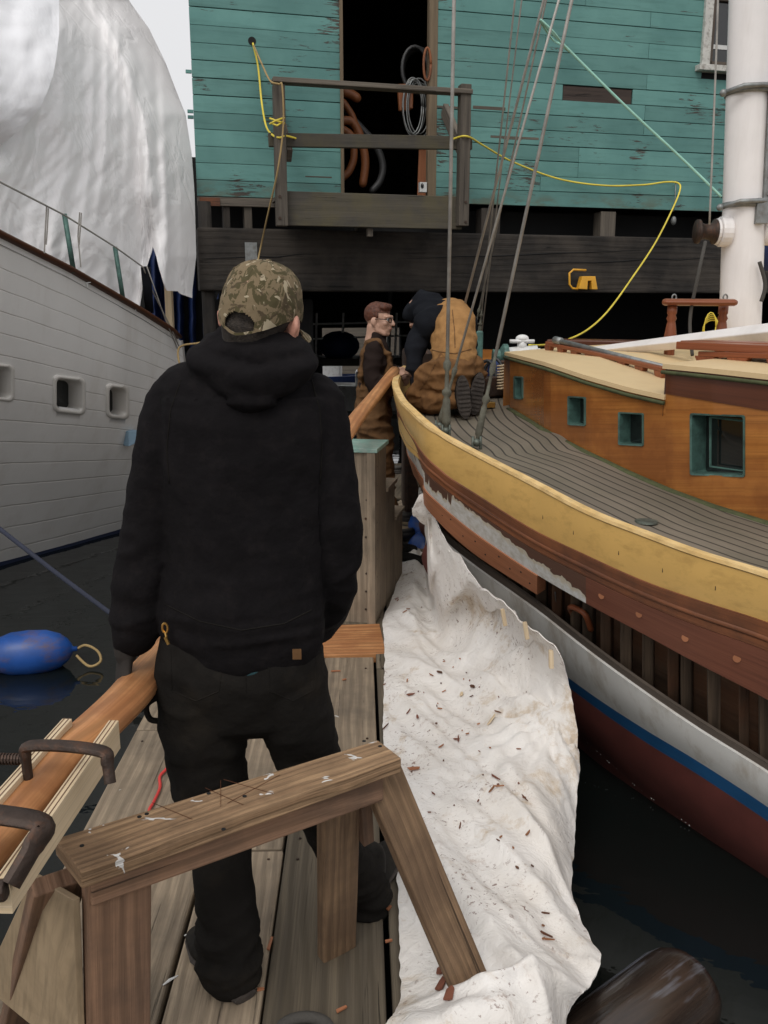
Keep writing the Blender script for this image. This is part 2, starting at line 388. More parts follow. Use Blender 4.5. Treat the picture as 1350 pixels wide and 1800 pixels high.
M['mast']=plain('white_mast_paint',(.80,.765,.745),.35,var=.03,dirt=((.55,.50,.46),2,.3,(3,3,.4)))
M['whitemetal']=plain('white_enamel',(.78,.78,.76),.35,var=.05,dirt=((.35,.28,.2),14,.4))
M['iron']=plain('rusty_dark_iron',(.055,.038,.030),.55,.6,var=.3,nscale=25,dirt=((.14,.06,.03),30,.5),bump=.4,bscale=120)
M['galv']=plain('galvanised_steel',(.24,.25,.245),.5,.6,var=.25,nscale=20,dirt=((.14,.10,.07),18,.5))
M['wire']=plain('grey_wire_rope',(.34,.32,.29),.5,.3,var=.25,nscale=12)
M['leather']=plain('weathered_turnbuckle_boot',(.085,.08,.058),.8,var=.3,nscale=14,dirt=((.16,.17,.13),22,.5),bump=.5)
M['rubber']=plain('black_rubber',(.022,.019,.017),.32,var=.3,nscale=6,dirt=((.16,.17,.20),5,.45,(.6,4,5)),bump=.3,bscale=18)
M['buoy']=plain('scuffed_blue_buoy',(.011,.065,.27),.42,var=.3,dirt=((.13,.075,.06),5,.75,(1,1,2.5)),bump=.1)
M['cordyellow']=plain('yellow_cord',(.75,.60,.07),.5)
M['cordred']=plain('red_cord',(.55,.04,.035),.6)
M['ropetan']=plain('tan_rope',(.33,.23,.10),.9,bump=.6,bscale=150)
M['ropeteal']=plain('pale_green_rope',(.30,.56,.46),.8)
M['ropeblue']=plain('dark_blue_rope',(.022,.026,.045),.85,bump=.6,bscale=200)
M['ropegrey']=plain('dark_grey_rope',(.06,.055,.048),.9,bump=.6,bscale=150)
M['orangehose']=plain('orange_hose',(.20,.065,.018),.55,dirt=((.06,.03,.015),6,.6))
M['greyhose']=plain('black_hose',(.035,.035,.035),.5)
M['yellowmetal']=plain('yellow_enamel',(.72,.36,.03),.4)
M['sticker']=plain('white_sticker',(.6,.6,.58),.5)
M['ink']=plain('ink',(.01,.01,.01),.6)
M['tealpaint']=plain('mint_paint',(.22,.37,.32),.5,dirt=((.5,.5,.46),9,.6),bump=.1)
M['chip']=wood('wood_chip',(.20,.075,.035),(.32,.15,.07),tone=.5,cracks=False)
M['hoodie']=fabric('black_fleece',(.0088,.0078,.0084),lint=((.022,.018,.018),26,.35),scale=500,spec=.08,big=24)
M['jeans']=fabric('dark_canvas',(.0125,.0112,.010),spec=.08,big=26,lint=((.032,.026,.019),7,.5),scale=900,bump=.35)
M['skin']=plain('skin',(.50,.24,.17),.5,var=.12,nscale=25)
M['skin2']=plain('pale_skin',(.46,.27,.19),.5,var=.1,nscale=25)
M['glove']=fabric('grey_work_glove',(.035,.031,.028),scale=500)
M['boot']=plain('worn_black_boot',(.014,.0125,.011),.75,var=.3,nscale=30,bump=.4,dirt=((.03,.026,.02),14,.5),spec=.12)
M['hair']=plain('dark_short_hair',(.03,.022,.016),.8,var=.5,nscale=90,bump=.8,bscale=300)
M['redhair']=plain('auburn_hair',(.085,.024,.009),.6,var=.5,nscale=60,bump=.8,bscale=220)
M['plaid']=fabric('blue_plaid_shirt',(.03,.075,.085))
M['oldbronze']=plain('old_grey_bronze',(.10,.115,.095),.5,.4,var=.4,nscale=40)
M['brass']=plain('brass',(.55,.33,.10),.3,.9)
M['tan']=fabric('tan_canvas',(.31,.165,.062),big=16,lint=((.12,.06,.025),7,.7),scale=600,bump=.3)
M['tandark']=fabric('brown_canvas',(.13,.068,.030),big=16,lint=((.055,.032,.018),8,.7),scale=600)
M['shirt']=fabric('dark_brown_knit',(.022,.015,.013),spec=.06)
M['greyhood']=fabric('charcoal_fleece',(.011,.012,.015),spec=.06)
M['sole']=plain('dirty_rubber_sole',(.045,.036,.03),.85,bump=.7,bscale=90,var=.3,nscale=30)
M['lens']=plain('spectacle_frame',(.01,.008,.008),.3)
M['eye']=plain('eye_white',(.6,.58,.55),.3)
M['lip']=plain('lip',(.36,.13,.11),.5)
def fenderm():
    t=NT('reflection_streaked_fender');a=t.noise(t.coord('UV',(1.2,16,1)),1,6,.65,.3);b=t.noise(t.coord('UV',(2.5,7,1)),1,4,.6)
    c=t.mix(t.ramp(a,[(.35,0),(.6,1)]),(.012,.010,.009),(.045,.030,.022));c=t.mix(t.math('MULTIPLY',t.ramp(t.math('MULTIPLY',a,b),[(.28,0),(.36,1)]),.6),c,(.20,.22,.26))  # pale lengthwise streaks paint reflections into the fender colour
    return t.out(c,.22,t.bump(a,.5,.01),spec=.6)
M['fender']=fenderm()
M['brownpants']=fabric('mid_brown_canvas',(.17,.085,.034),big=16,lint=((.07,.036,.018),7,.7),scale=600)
def camo():
    t=NT('camouflage_cotton');co=t.coord('O')
    a=t.noise(t.coord('O',(1,1,1.6)),16,4,.55,1.4);b=t.noise(t.coord('O',(1.4,1,1)),24,4,.6,1.8);d=t.noise(t.coord('O',(1,1,.8)),34,3,.5,1.5)
    c=t.mix(t.ramp(a,[(.44,0),(.48,1)]),(.075,.055,.032),(.18,.135,.08))
    c=t.mix(t.ramp(b,[(.52,0),(.55,1)]),c,(.075,.062,.03));c=t.mix(t.ramp(d,[(.62,0),(.645,1)]),c,(.36,.30,.205))
    return t.out(c,.9,t.bump(t.noise(co,500,2,.5),.3,.001),spec=.2)
M['camo']=camo()
def waterm():
    t=NT('harbour_water');co=t.coord('O',(1,1.6,1));n=t.noise(co,2.2,3,.5,.4);n2=t.noise(t.coord('O'),9,3,.5)
    b=t.bump(n,.10,.05);b=t.bump(n2,.05,.02,b)
    return t.out((.006,.008,.0075),.025,b,spec=.5)
M['water']=waterm()
def setpar2(o,p): # parent to a mesh part (identity transforms)
    o.parent=p;return o
_link=link
# ---------------------------------------------------------------- world, light, camera
w=bpy.data.worlds.new("World");bpy.context.scene.world=w;w.use_nodes=True
nt=w.node_tree;bg=nt.nodes['Background']
sky=nt.nodes.new('ShaderNodeTexSky');sky.sky_type='NISHITA';sky.sun_disc=False;sky.sun_elevation=rad(50);sky.sun_rotation=rad(200)
sky.air_density=2.;sky.dust_density=8.;sky.ozone_density=1
hs=nt.nodes.new('ShaderNodeHueSaturation');hs.inputs['Saturation'].default_value=.18;hs.inputs['Value'].default_value=1.
nt.links.new(sky.outputs[0],hs.inputs['Color'])
# an even grey overcast layer mixed over the clear sky
mx=nt.nodes.new('ShaderNodeMix');mx.data_type='RGBA';mx.inputs[0].default_value=.75;mx.inputs[7].default_value=(8.9,8.9,9.1,1)
nt.links.new(hs.outputs[0],mx.inputs[6]);nt.links.new(mx.outputs[2],bg.inputs[0]);bg.inputs[1].default_value=.10
sd=bpy.data.lights.new('sun','SUN');sd.energy=.9;sd.angle=rad(25);sd.color=(1,.97,.93)
so=bpy.data.objects.new('sun',sd);C.objects.link(so)
el,az=rad(50),rad(200)
dirv=V((math.sin(az)*math.cos(el),math.cos(az)*math.cos(el),math.sin(el)))
so.rotation_euler=dirv.to_track_quat('Z','Y').to_euler();so.location=(0,-5,12)
cd=bpy.data.cameras.new('camera');cam=bpy.data.objects.new('camera',cd);C.objects.link(cam);bpy.context.scene.camera=cam
cam.location=(0,0,H);cam.rotation_euler=(math.pi/2-P,0,-YAW);cd.sensor_fit='VERTICAL';cd.sensor_height=36;cd.lens=F/1800*36;cd.clip_start=.05;cd.clip_end=500
vs=bpy.context.scene.view_settings;vs.view_transform='Standard';vs.look='None';vs.exposure=.12;vs.gamma=1
bpy.context.scene.cycles.max_bounces=6
# ---------------------------------------------------------------- remeshed soft bodies
def soft(mb,voxel,smooth=3,disp=None,name='soft',keep=None):
    me=mb.mesh('tmp');o=bpy.data.objects.new('tmp',me);C.objects.link(o)
    m=o.modifiers.new('r','REMESH');m.mode='VOXEL';m.voxel_size=voxel;m.use_smooth_shade=True
    if smooth:
        q=o.modifiers.new('s','SMOOTH');q.factor=.5;q.iterations=smooth
    dg=bpy.context.evaluated_depsgraph_get();dg.update()
    r=bpy.data.meshes.new_from_object(o.evaluated_get(dg));r.name=name
    bpy.data.objects.remove(o);bpy.data.meshes.remove(me)
    if disp:
        n=[V(v.normal) for v in r.vertices]
        for v,nn in zip(r.vertices,n):
            v.co=v.co+nn*disp(v.co)
    if keep:
        import bmesh
        b=bmesh.new();b.from_mesh(r);b.faces.ensure_lookup_table()
        bmesh.ops.delete(b,geom=[f for f in b.faces if not keep(f.calc_center_median())],context='FACES');b.to_mesh(r);b.free()
    r.update();return r
exec_parts=[]
# ================================================================ SETTING
WZ=-.35
mb=MB();mb.grid([[V((x,y,WZ)) for y in (-40,0,4,9,20,60,160)] for x in (-120,-20,-4,0,4,20,120)])
tag(mb.build('water',M['water']),kind='structure')
# ---------------- dock
dock=thing('dock',(-.2,4,-.1),'weathered plank dock running from the foreground to under the teal shed','dock')
def planks(x0,x1,segs,mat,z=0):
    for a,b in zip(segs,segs[1:]):
        m=MB();jx=random.uniform(-.004,.004);m.bx(x0+.004+jx,x1-.004+jx,a+.004,b-.004,z-.06,z+random.uniform(-.003,.003))
        m.build('plank',mat,dock,bevel=.006)
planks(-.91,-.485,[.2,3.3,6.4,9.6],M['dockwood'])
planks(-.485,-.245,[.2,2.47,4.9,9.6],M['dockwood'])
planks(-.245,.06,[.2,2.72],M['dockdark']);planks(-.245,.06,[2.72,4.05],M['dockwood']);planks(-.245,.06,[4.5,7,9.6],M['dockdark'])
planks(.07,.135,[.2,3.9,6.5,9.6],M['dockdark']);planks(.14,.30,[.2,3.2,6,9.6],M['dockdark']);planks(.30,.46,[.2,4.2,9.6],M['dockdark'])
m=MB();m.box((-.24,4.27,-.02),(.11,4.29,-.02),.42,.05);tag(m.build('new_plank',M['fir'],dock,bevel=.004),'fresh orange board let in across the dock')
for x in (-.86,-.2,.4):
    m=MB();m.box((x,.2,-.16),(x,9.6,-.16),.09,.18);m.build('stringer',M['dockdark'],dock,bevel=.01)
m=MB();m.box((-.2,.5,-.38),(-.2,9.4,-.38),1.05,.22);m.build('float',M['black'],dock)
# nails and paint flecks on the planks
m=MB()
for y in (1.1,1.75,2.42,2.53,3.2,3.9,4.6,5.3):
    for x in (-.86,-.7,-.54,-.45,-.29,-.2,.02,.1,.18,.27):
        m=MB();m.tube([(x,y,-.004),(x+random.uniform(-.001,.001),y,.0045)],.0045,6);m.build('nail_head',M['iron'],dock)
m=MB()
for px,py,l,a in ((365,1440,.05,.9),(300,1723,.045,.8),(340,1640,.05,.4),(1,1,0,0)):
    if l==0:continue
    c=W(px,py,z=.004);d=V((math.cos(a),math.sin(a),0));m.tube([c-d*l/2,c-d*l*.1+V((0,.003,0)),c+d*l/2],[.0015,.004,.0012],5)
m.build('paint_dribble',M['whitemetal'],dock)
# ---------------- boat shed
TH=math.atan(1.15/5.06);WO=V((-1.456,8.45,0));WD=V((math.cos(TH),math.sin(TH),0));WN=V((math.sin(TH),-math.cos(TH),0))
def WW(px,py,off=0):
    q=W(px,py,y=10)-V((0,0,H));o=WO+WN*off-V((0,0,H))
    t=o.dot(WN)/q.dot(WN);p=q*t+V((0,0,H));return (p-WO).dot(WD),p.z
def PW(u,z,off=0): return WO+WD*u+WN*off+V((0,0,z))
shed=thing('boat_shed',PW(2.5,2.6),'tall teal clapboard boat shed with peeling paint standing over the water on heavy dark beams','shed')
ZB=2.65;LEN=7.5
du0=WW(603,200)[0];du1=WW(764,200)[0];dzt=4.9
wu0=WW(1234,60)[0];wu1=wu0+1.15;wz0=WW(1240,116)[1]
pu0,pz1=WW(990,148);pu1,pz0=WW(1111,186)
m=MB()
nc=26;h=.141
for k in range(nc):
    z0=ZB+k*h;z1=z0+h-.0022
    iv=[(0,LEN)]
    def cut(iv,a,b):
        r=[]
        for p,q in iv:
            if b<=p or a>=q:r.append((p,q));continue
            if a>p:r.append((p,a))
            if b<q:r.append((b,q))
        return r
    if z0<dzt:iv=cut(iv,du0,du1)
    if z1>wz0 and z0<wz0+1.3:iv=cut(iv,wu0+.03,wu1-.03)
    if abs((z0+z1)/2-(pz0+pz1)/2)<.075:iv=cut(iv,pu0,pu1)
    for p,q in iv:
        x=p
        while x<q-.02:
            L=random.choice((1.1,1.5,2.2,2.6,3.2));e=min(q,x+L)
            if q-e<.35:e=q
            zz0=z0+random.uniform(-.001,.003);zz1=z1-random.uniform(0,.003)
            m.box(PW(x+.0015,(zz0+zz1)/2,-.011+random.uniform(-.002,.002)),PW(e-.0015,(zz0+zz1)/2,-.011),.022,zz1-zz0)
            x=e
m.build('wall',M['teal'],shed,bevel=.003)
# dark sheathing behind the boards (door opening left free)
m=MB()
for a,b,z0,z1 in ((.01,du0-.02,ZB,6.3),(du1+.02,wu0+.05,ZB,6.3),(wu0+.05,wu1-.05,ZB,wz0+.02),(wu0+.05,wu1-.05,wz0+1.28,6.3),(wu1-.05,LEN,ZB,6.3),(du0-.02,du1+.02,dzt+.01,6.3)):
    m.box(PW((a+b)/2,z0,-.05),PW((a+b)/2,z1,-.05),b-a,.03,up=WN)
m.build('sheathing',M['black'],shed)
m=MB();m.box(PW(pu0+.006,(pz0+pz1)/2,-.02),PW(pu1-.006,(pz0+pz1)/2,-.02),.02,h*.98);tag(m.build('wall_patch',M['patch'],shed,bevel=.003),'bare brown board let into the teal wall')
# long open gaps between boards, as thin weathered slivers
m=MB()
for px,py,l,hh in ((905,242,.5,.022),(860,190,.33,.03),(1010,432,.0,.0),(560,311,.25,.012),(900,244,.2,.012),(780,188,.3,.02)):
    if l: u,z=WW(px,py);m=MB();m.box(PW(u-l/2,z,-.002),PW(u+l/2,z,-.001),.006,hh);m.build('rotten_board',M['grey'],shed,bevel=.002)
# shell: side walls, roof, floor, rear wall
m=MB()
def PS(u,z,o): return PW(u,z,0)+V((0,-o,0))
def slab(m,u0,u1,o0,o1,z0,z1):
    # boxes running straight back from the front wall line
    if abs(u1-u0)<=abs(o1-o0): m.box(PS((u0+u1)/2,(z0+z1)/2,o0),PS((u0+u1)/2,(z0+z1)/2,o1),abs(u1-u0),z1-z0)
    else: m.box(PS(u0,(z0+z1)/2,(o0+o1)/2),PS(u1,(z0+z1)/2,(o0+o1)/2),abs(o1-o0),z1-z0)
def UY(px,s):
    q=W(px,600,y=10);d=V((q.x,q.y,0));o=WO+V((0,s,0));t=o.dot(WN)/d.dot(WN);return (d*t-o).dot(WD)
slab(m,0,.06,-.07,-9,ZB,6.3);slab(m,LEN-.06,LEN,-.07,-9,ZB,6.3);slab(m,0,LEN,-9,-9.06,ZB,6.3)
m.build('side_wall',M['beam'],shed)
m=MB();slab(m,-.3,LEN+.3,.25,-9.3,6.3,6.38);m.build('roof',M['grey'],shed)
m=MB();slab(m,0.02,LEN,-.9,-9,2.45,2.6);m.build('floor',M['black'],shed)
# corner fittings at the left edge
m=MB()
for py in (125,195,205): 
    u,z=WW(334,py);m.box(PW(-.05,z,-.02),PW(0,z,-.02),.03,.025)
m.build('corner_bracket',M['teal'],shed)
# rim under the wall, joist ends, great beam
m=MB();u,z=WW(350,348);m.box(PW(0,ZB-.045,-.02),PW(1.15,ZB-.045,-.02),.05,.075);m.build('sill_board',M['grey'],shed,bevel=.004)
u0,_=WW(345,355);m=MB();m.box(PW(.02,ZB-.05,.012),PW(.2,ZB-.05,.012),.012,.07);m.build('sill_patch',M['mahog'],shed)
for px,w_ in ((438,.07),(865,.20),(1072,.17),(1290,.2),(400,.06),(640,.1)):
    u,z=WW(px,400,.02);m=MB();m.box(PW(u,2.62,-.10),PW(u,2.27,-.10),w_,.16,up=WN);m.build('joist_end',M['grey' if px in(438,1072) else 'beam'],shed,bevel=.006)
_,zt=WW(800,413,.12);_,zb=WW(800,517,.12)
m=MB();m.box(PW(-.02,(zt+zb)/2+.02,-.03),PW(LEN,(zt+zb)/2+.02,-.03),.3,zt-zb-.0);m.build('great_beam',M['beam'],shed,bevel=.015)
m=MB()
for a,b,c,dd in ((700,455,1130,440),(900,465,1290,452),(360,455,560,447)):
    pts=[]
    for k in range(9):
        px=a+(c-a)*k/8;py=b+(dd-b)*k/8+4*nz(k*.9,a);u,z=WW(px,py,.125);pts.append(PW(u,z,.1215))
    m.tube(pts,[.001+.005*math.sin(math.pi*k/8) for k in range(9)],5)
m.build('beam_crack',M['black'],shed)
def pile(u,o,w_,zt=2.6):
    p=PS(u,0,o);m=MB();m.tube([V((p.x,p.y,WZ-.5)),V((p.x,p.y,zt))],w_,10);m.build('pile',M['beam'],shed,smooth=True)
pile(.06,.0,.06);pile(LEN-.15,0,.12)
for u in (.2,2.4,4.8,7.2):
    for o in (-4,-7.5):pile(u,o,.15,2.45)
# black boards added beneath the beam to keep light and sky out
m=MB();slab(m,0,LEN,-.5,-.55,1.95,2.64);slab(m,-.0,1.0,-.6,-.66,1.2,1.75);slab(m,1.5,LEN,-2.5,-2.6,1.9,2.45);slab(m,2.2,LEN,-2.9,-3.0,-.2,1.9);slab(m,0,.06,-2,-9,-.2,2.45);slab(m,LEN-.06,LEN,-.5,-9,-.2,2.45);m.build('blackout_board',M['black'],shed)
# black back wall added to darken the underside around the lit opening
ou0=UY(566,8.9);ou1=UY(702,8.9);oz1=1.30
m=MB();slab(m,0,ou0,-8.9,-8.95,-.5,2.45);slab(m,ou1,LEN,-8.9,-8.95,-.5,2.45);slab(m,ou0,ou1,-8.9,-8.95,oz1,2.45);m.build('blackout_back',M['black'],shed)
# door frame, threshold
m=MB();m.box(PW(du0-.012,ZB,-.01),PW(du0-.012,dzt,-.01),.03,.06,up=WN);m.box(PW(du1-.02,ZB,-.03),PW(du1-.02,dzt,-.03),.085,.07,up=WN);m.build('door_frame',M['jamb'],shed,bevel=.004)
du1b=WW(752,200)[0]
# window
m=MB();m.box(PW(wu0+.045,wz0,.012),PW(wu0+.045,wz0+1.35,.012),.09,.05,up=WN);m.box(PW(wu1-.045,wz0,.012),PW(wu1-.045,wz0+1.35,.012),.09,.05,up=WN);m.box(PW(wu0,wz0+1.39,.012),PW(wu1,wz0+1.39,.012),.06,.08)
win=m.build('window',M['whitewood'],shed,bevel=.004)
m=MB();m.box(PW(wu0-.05,wz0-.03,.03),PW(wu1+.05,wz0-.03,.03),.11,.055);setpar2(m.build('sill',M['whitewood'],bevel=.005),win)
m=MB();m.box(PW(wu0+.1,wz0+.02,0),PW(wu1-.1,wz0+.02,0),.04,.05);m.box(PW(wu0+.1,wz0+.62,-.01),PW(wu1-.1,wz0+.62,-.01),.04,.035);m.box(PW(wu0+.11,wz0+.0,0),PW(wu0+.11,wz0+1.35,0),.035,.04,up=WN);setpar2(m.build('sash',M['ledge'],bevel=.003),win)
m=MB();m.box(PW(wu0+.1,wz0+.68,-.03),PW(wu1-.1,wz0+.68,-.03),.006,1.34);setpar2(m.build('pane',M['glass']),win)
u,z=WW(1268,82);m=MB();m.box(PW(u-.09,z,-.02),PW(u+.09,z,-.02),.004,.04);setpar2(m.build('window_sticker',M['sticker']),win)
# balcony at the door
OB=.62
bal=MB();u0,z1=WW(497,336,OB);u1,_=WW(806,340,OB);_,z0=WW(650,400,OB)
bal.box(PW(u0-.02,(z0+z1)/2,OB),PW(u1+.03,(z0+z1)/2,OB),.05,z1-z0)
bo=bal.build('balcony',M['moss'],shed,bevel=.006)
m=MB()
for k in range(4): m.box(PW(u0-.02,z1-.02,.03+k*.145+.07),PW(u1+.02,z1-.02,.03+k*.145+.07),.138,.035)
setpar2(m.build('platform_board',M['grey'],bevel=.004),bo)
for px in (489,816):
    ua,za=WW(px,150,OB+.06);_,zb=WW(px,398,OB+.06)
    m=MB();m.box(PW(ua,zb,OB+.075),PW(ua,za,OB+.075),.095,.095,up=WN);setpar2(m.build('post',M['grey'],bevel=.006),bo)
    m=MB()
    for py in (345,383) if px<600 else (355,390): 
        u,z=WW(px+3,py,OB+.13);m.tube([PW(u,z,OB+.12),PW(u,z,OB+.132)],.012,8)
    setpar2(m.build('bolt',M['iron']),bo)
ua,za=WW(478,149,OB+.07);ub,zb=WW(827,158,OB+.07)
m=MB();m.box(PW(ua,za+.03,OB+.08),PW(ub,za+.03,OB+.08),.12,.04);setpar2(m.build('top_rail',M['grey'],bevel=.006),bo)
ua,za=WW(472,246,OB);ub,zb=WW(829,252,OB)
m=MB();m.box(PW(ua,za+.0,OB),PW(ub,zb,OB),.05,.11);setpar2(m.build('mid_rail',M['moss'],bevel=.006),bo)
for px,t1,t0 in ((494,165,300),(797,190,298)):
    u,z=WW(px,(t1+t0)/2,.3);_,zz1=WW(px,t1,.15);_,zz0=WW(px,t0,.4)
    m=MB();m.box(PW(u,(zz1+zz0)/2+.3,.02),PW(u+.02,(zz1+zz0)/2-.25,OB),.05,.12);setpar2(m.build('brace',M['grey'],bevel=.005),bo)
u,z=WW(652,405,OB);m=MB();m.box(PW(u,z+.02,OB-.05),PW(u,z-.05,OB-.05),.05,.05,up=WN);setpar2(m.build('drip_block',M['grey'],bevel=.004),bo)
# metal plate on the beam
u,z=WW(442,450,.14);m=MB();m.box(PW(u,z-.16,.125),PW(u,z+.12,.125),.11,.008,up=WN);m.build('beam_plate',M['galv'],shed)
# ---------------- things in the doorway
def arc(cu,cz,off,ru,rz,a0,a1,n=14,tilt=0):
    return [PW(cu+ru*math.cos(rad(a0+(a1-a0)*k/n)),cz+rz*math.sin(rad(a0+(a1-a0)*k/n)),off+tilt*k/n) for k in range(n+1)]
def at(px,py,off=-.5): u,z=WW(px,py,off);return PW(u,z,off)
g='hoses hanging in the shed doorway'
def hose(name,pts,r,mat,label,grp=g,n=10):
    m=MB();m.tube(catmull(pts,6),r,n,round_=True);return tag(m.build(name,mat,smooth=True),label,'hose',grp)
hose('hose',[at(606,162),at(618,166),at(627,172)],.045,M['orangehose'],'short orange hose end just below the balcony top rail')
hose('hose',[at(604,180),at(620,205),at(628,235),at(637,262)],.032,M['orangehose'],'brown hose sloping down behind the balcony mid rail')
hose('hose',[at(600,212),at(620,215),at(635,245),at(642,285),at(638,322)],.042,M['orangehose'],'orange hose curving down to the shed door sill')
hose('hose',[at(598,225),at(618,240),at(622,275),at(614,300),at(602,312)],.038,M['orangehose'],'brown hose loop nearest the left door jamb')
hose('hose',[at(606,196,-.6),at(632,222,-.6),at(660,255,-.6),at(673,290,-.6),at(668,318,-.6),at(655,334,-.6)],.036,M['greyhose'],'black hose curving to the floor in the middle of the shed doorway')
m=MB()
for k in range(5):
    c=at(736-k*1.5,118,-.3-.02*k);u,z=WW(735,122,-.3)
    m.tube(arc(u+.02*k-.03,z,-.3-.02*k,.13+.012*k,.20,0,360,20),.018,8)
tag(m.build('cable_coil',M['greyhose'],smooth=True),'black cable coil hung inside the top of the shed doorway','cable coil')
m=MB()
for k in range(6):
    u,z=WW(727+k*1.6,190,-.25)
    m.tube(arc(u+random.uniform(-.03,.03),z+random.uniform(-.02,.02),-.22-.012*k,.085+.008*k,.25,0,360,22),.007,6)
tag(m.build('rope_coil',M['galv'],smooth=True),'thin grey rope coil hanging in the shed doorway','rope coil')
u,z=WW(711,172,-.3);m=MB();m.box(PW(u-.02,z+.12,-.3),PW(u,z-.12,-.3),.05,.11);m.box(PW(u+.06,z+.10,-.3),PW(u+.06,z-.10,-.3),.06,.05)
tag(m.build('orange_strap',M['orangehose'],bevel=.01),'orange webbing strap hung beside the grey rope coil','strap')
u,z=WW(752,112,.03);m=MB();pts=arc(u,z,.01,.035,.14,0,360,20);m.tube(pts,.012,6)
tag(m.build('saw_handle',M['mahog'],smooth=True),'brown looped handle hung on the right door jamb','handle')
ua,za=WW(744,329,.0);m=MB();m.box(PW(ua-.035,za,-.02),PW(ua+.035,za,-.02),.05,.09)
card=tag(m.build('white_box',M['sticker'],bevel=.002),'small white box with a black mark on the shed door sill','box')
m=MB();m.tube(arc(ua-.012,za+.01,.0065,.012,.02,0,360,12),.004,5);m.tube(arc(ua-.012,za+.008,.0065,.004,.008,0,360,8),.005,5);setpar2(m.build('mark',M['ink']),card)
u,z=WW(742,300,-.4);m=MB();m.box(PW(u,2.66,-.35),PW(u+.02,3.3,-.35),.13,.03,up=WN);tag(m.build('leaning_board',M['newplank'],bevel=.003),'orange brown board leaning inside the right of the shed doorway','board')
# yellow clamp on the beam
ycl=thing('hook_lamp',PW(*WW(1025,495,.2),.2),'small yellow hook-shaped fitting hanging on the dark beam','fitting')
def wp(px,py,off=.2): u,z=WW(px,py,off);return PW(u,z,off)
m=MB();m.tube([wp(1030,475),wp(1008,474),wp(1001,480),wp(1001,500),wp(1006,507),wp(1016,508)],.011,8);m.build('hook',M['yellowmetal'],ycl,smooth=True)
m=MB();m.prism([wp(1012,508,.16),wp(1018,486,.16),wp(1041,486,.16),wp(1045,509,.16),wp(1035,509,.16),wp(1034,494,.16),wp(1028,494,.16),wp(1027,509,.16)],WN*.07);m.build('bracket',M['yellowmetal'],ycl,bevel=.004)
# ---------------- cords and ropes at the shed
def rope(name,pts,r,mat,label,cat,n=6,sub=8,group=None):
    m=MB();m.tube(catmull([V(p) for p in pts],sub),r,n);return tag(m.build(name,mat,smooth=True),label,cat,group)
def twp(px,py,off=.02): return wp(px,py,off)
ctrl=[twp(443,72,-.05),twp(446,82,.02),twp(454,120),twp(460,180,.1),twp(468,222,.4),twp(480,238,.68),twp(492,242,.75),twp(503,239,.72),twp(530,246,.6),twp(560,252,.56),twp(650,256,.56),twp(770,254,.56),twp(800,243,.68),twp(822,240,.76),twp(850,256,.5),twp(900,284,.2),twp(980,314,.05),twp(1060,326,.05),twp(1130,325,.05),twp(1170,320,.05),twp(1192,322,.05),twp(1195,335,.1),twp(1180,372,.2),twp(1150,430,.35),twp(1110,490,.6),twp(1070,545,.9),twp(1035,578,1.2),twp(998,597,1.6),W(960,606,y=7.2),W(930,607,y=6.8)]
rope('extension_cord',ctrl,.0085,M['cordyellow'],'long yellow cord strung along the teal wall from a hole to the boat','cord',8,8)
m=MB()
for s in (1,-1):
    m.tube([twp(474,213-5*s*-1,.79),twp(485,212,.83),twp(500,212+5*s,.79)],.008,6)
m.tube([twp(476,216,.79),twp(487,221,.83),twp(497,214,.79)],.008,6)
tag(m.build('cord_tie',M['cordyellow'],smooth=True),'yellow cord crossed and tied around the left balcony post','cord')
m=MB();u,z=WW(443,72);m.tube([PW(u,z,-.02),PW(u,z,.004)],.035,12);m.build('cable_hole',M['black'],shed)
rope('tan_line',[twp(446,80,.02),twp(460,112,.3),twp(475,142,.75),twp(490,148,.8),twp(496,152,.82),twp(498,220,.82),twp(488,300,.8),twp(470,380,.6),twp(455,450,.4),W(440,520,y=7.6),W(420,555,y=7.4),W(395,575,y=7.2),W(360,600,y=7.2),W(322,607,y=7.3),W(313,618,y=7.3),W(316,640,y=7.25),W(324,652,y=7.2)],.008,M['ropetan'],'tan rope falling from the balcony post past the capped man to the white bow','rope')
u,z=WW(1186,340,.05);m=MB();m.tube([twp(1188,318,.04),twp(1187,345,.05),twp(1184,372,.06)],.006,6);m.ball(twp(1184,388,.06),(.028,.03,.045),10,7)
tag(m.build('pulley_block',M['galv'],smooth=True),'small grey block hanging where the yellow cord turns down the wall','pulley')
# ---------------- far end of the dock seen under the shed
m=MB();a=W(575,628,y=15.5);b=W(700,650,y=15);m.bx(-2.2,2.2,15,16.2,a.z-.12,a.z);tag(m.build('far_pontoon',M['grey'],bevel=.01),'pale grey pontoon glimpsed beneath the shed','pontoon')
def smallboat(x,y,z,L,col,label,name='distant_boat'):
    e=thing(name,(x,y,z),label,'boat','boats beyond the shed');G=[]
    for i in range(9):
        s=i/8;wd=.35*math.sin(math.pi*min(1,.15+s*.85))**.6*L*.35
        G.append([V((x-L/2+L*s,y-wd,z+.45+.1*abs(s-.5))),V((x-L/2+L*s,y-wd*.75,z)),V((x-L/2+L*s,y,z-.12)),V((x-L/2+L*s,y+wd*.75,z)),V((x-L/2+L*s,y+wd,z+.45+.1*abs(s-.5)))])
    m=MB();m.grid(G);m.build('hull',col,e,smooth=True,solid=.03)
    m=MB();m.bx(x-L*.2,x+L*.2,y-.3,y+.3,z+.3,z+.75);m.build('cabin',M['whitemetal'],e,bevel=.06)
    m=MB();m.tube([(x,y,z+.7),(x+.1,y,z+4)],.04,8);m.build('mast',M['galv'],e,smooth=True)
    return e
smallboat(.55,17.5,-.25,3.2,M['whitemetal'],'small white boat glimpsed under the shed just behind the red haired man')
smallboat(-1.1,20,-.25,3.5,M['bluetarp'],'small blue hulled boat far beyond the pontoon under the shed')
m=MB()
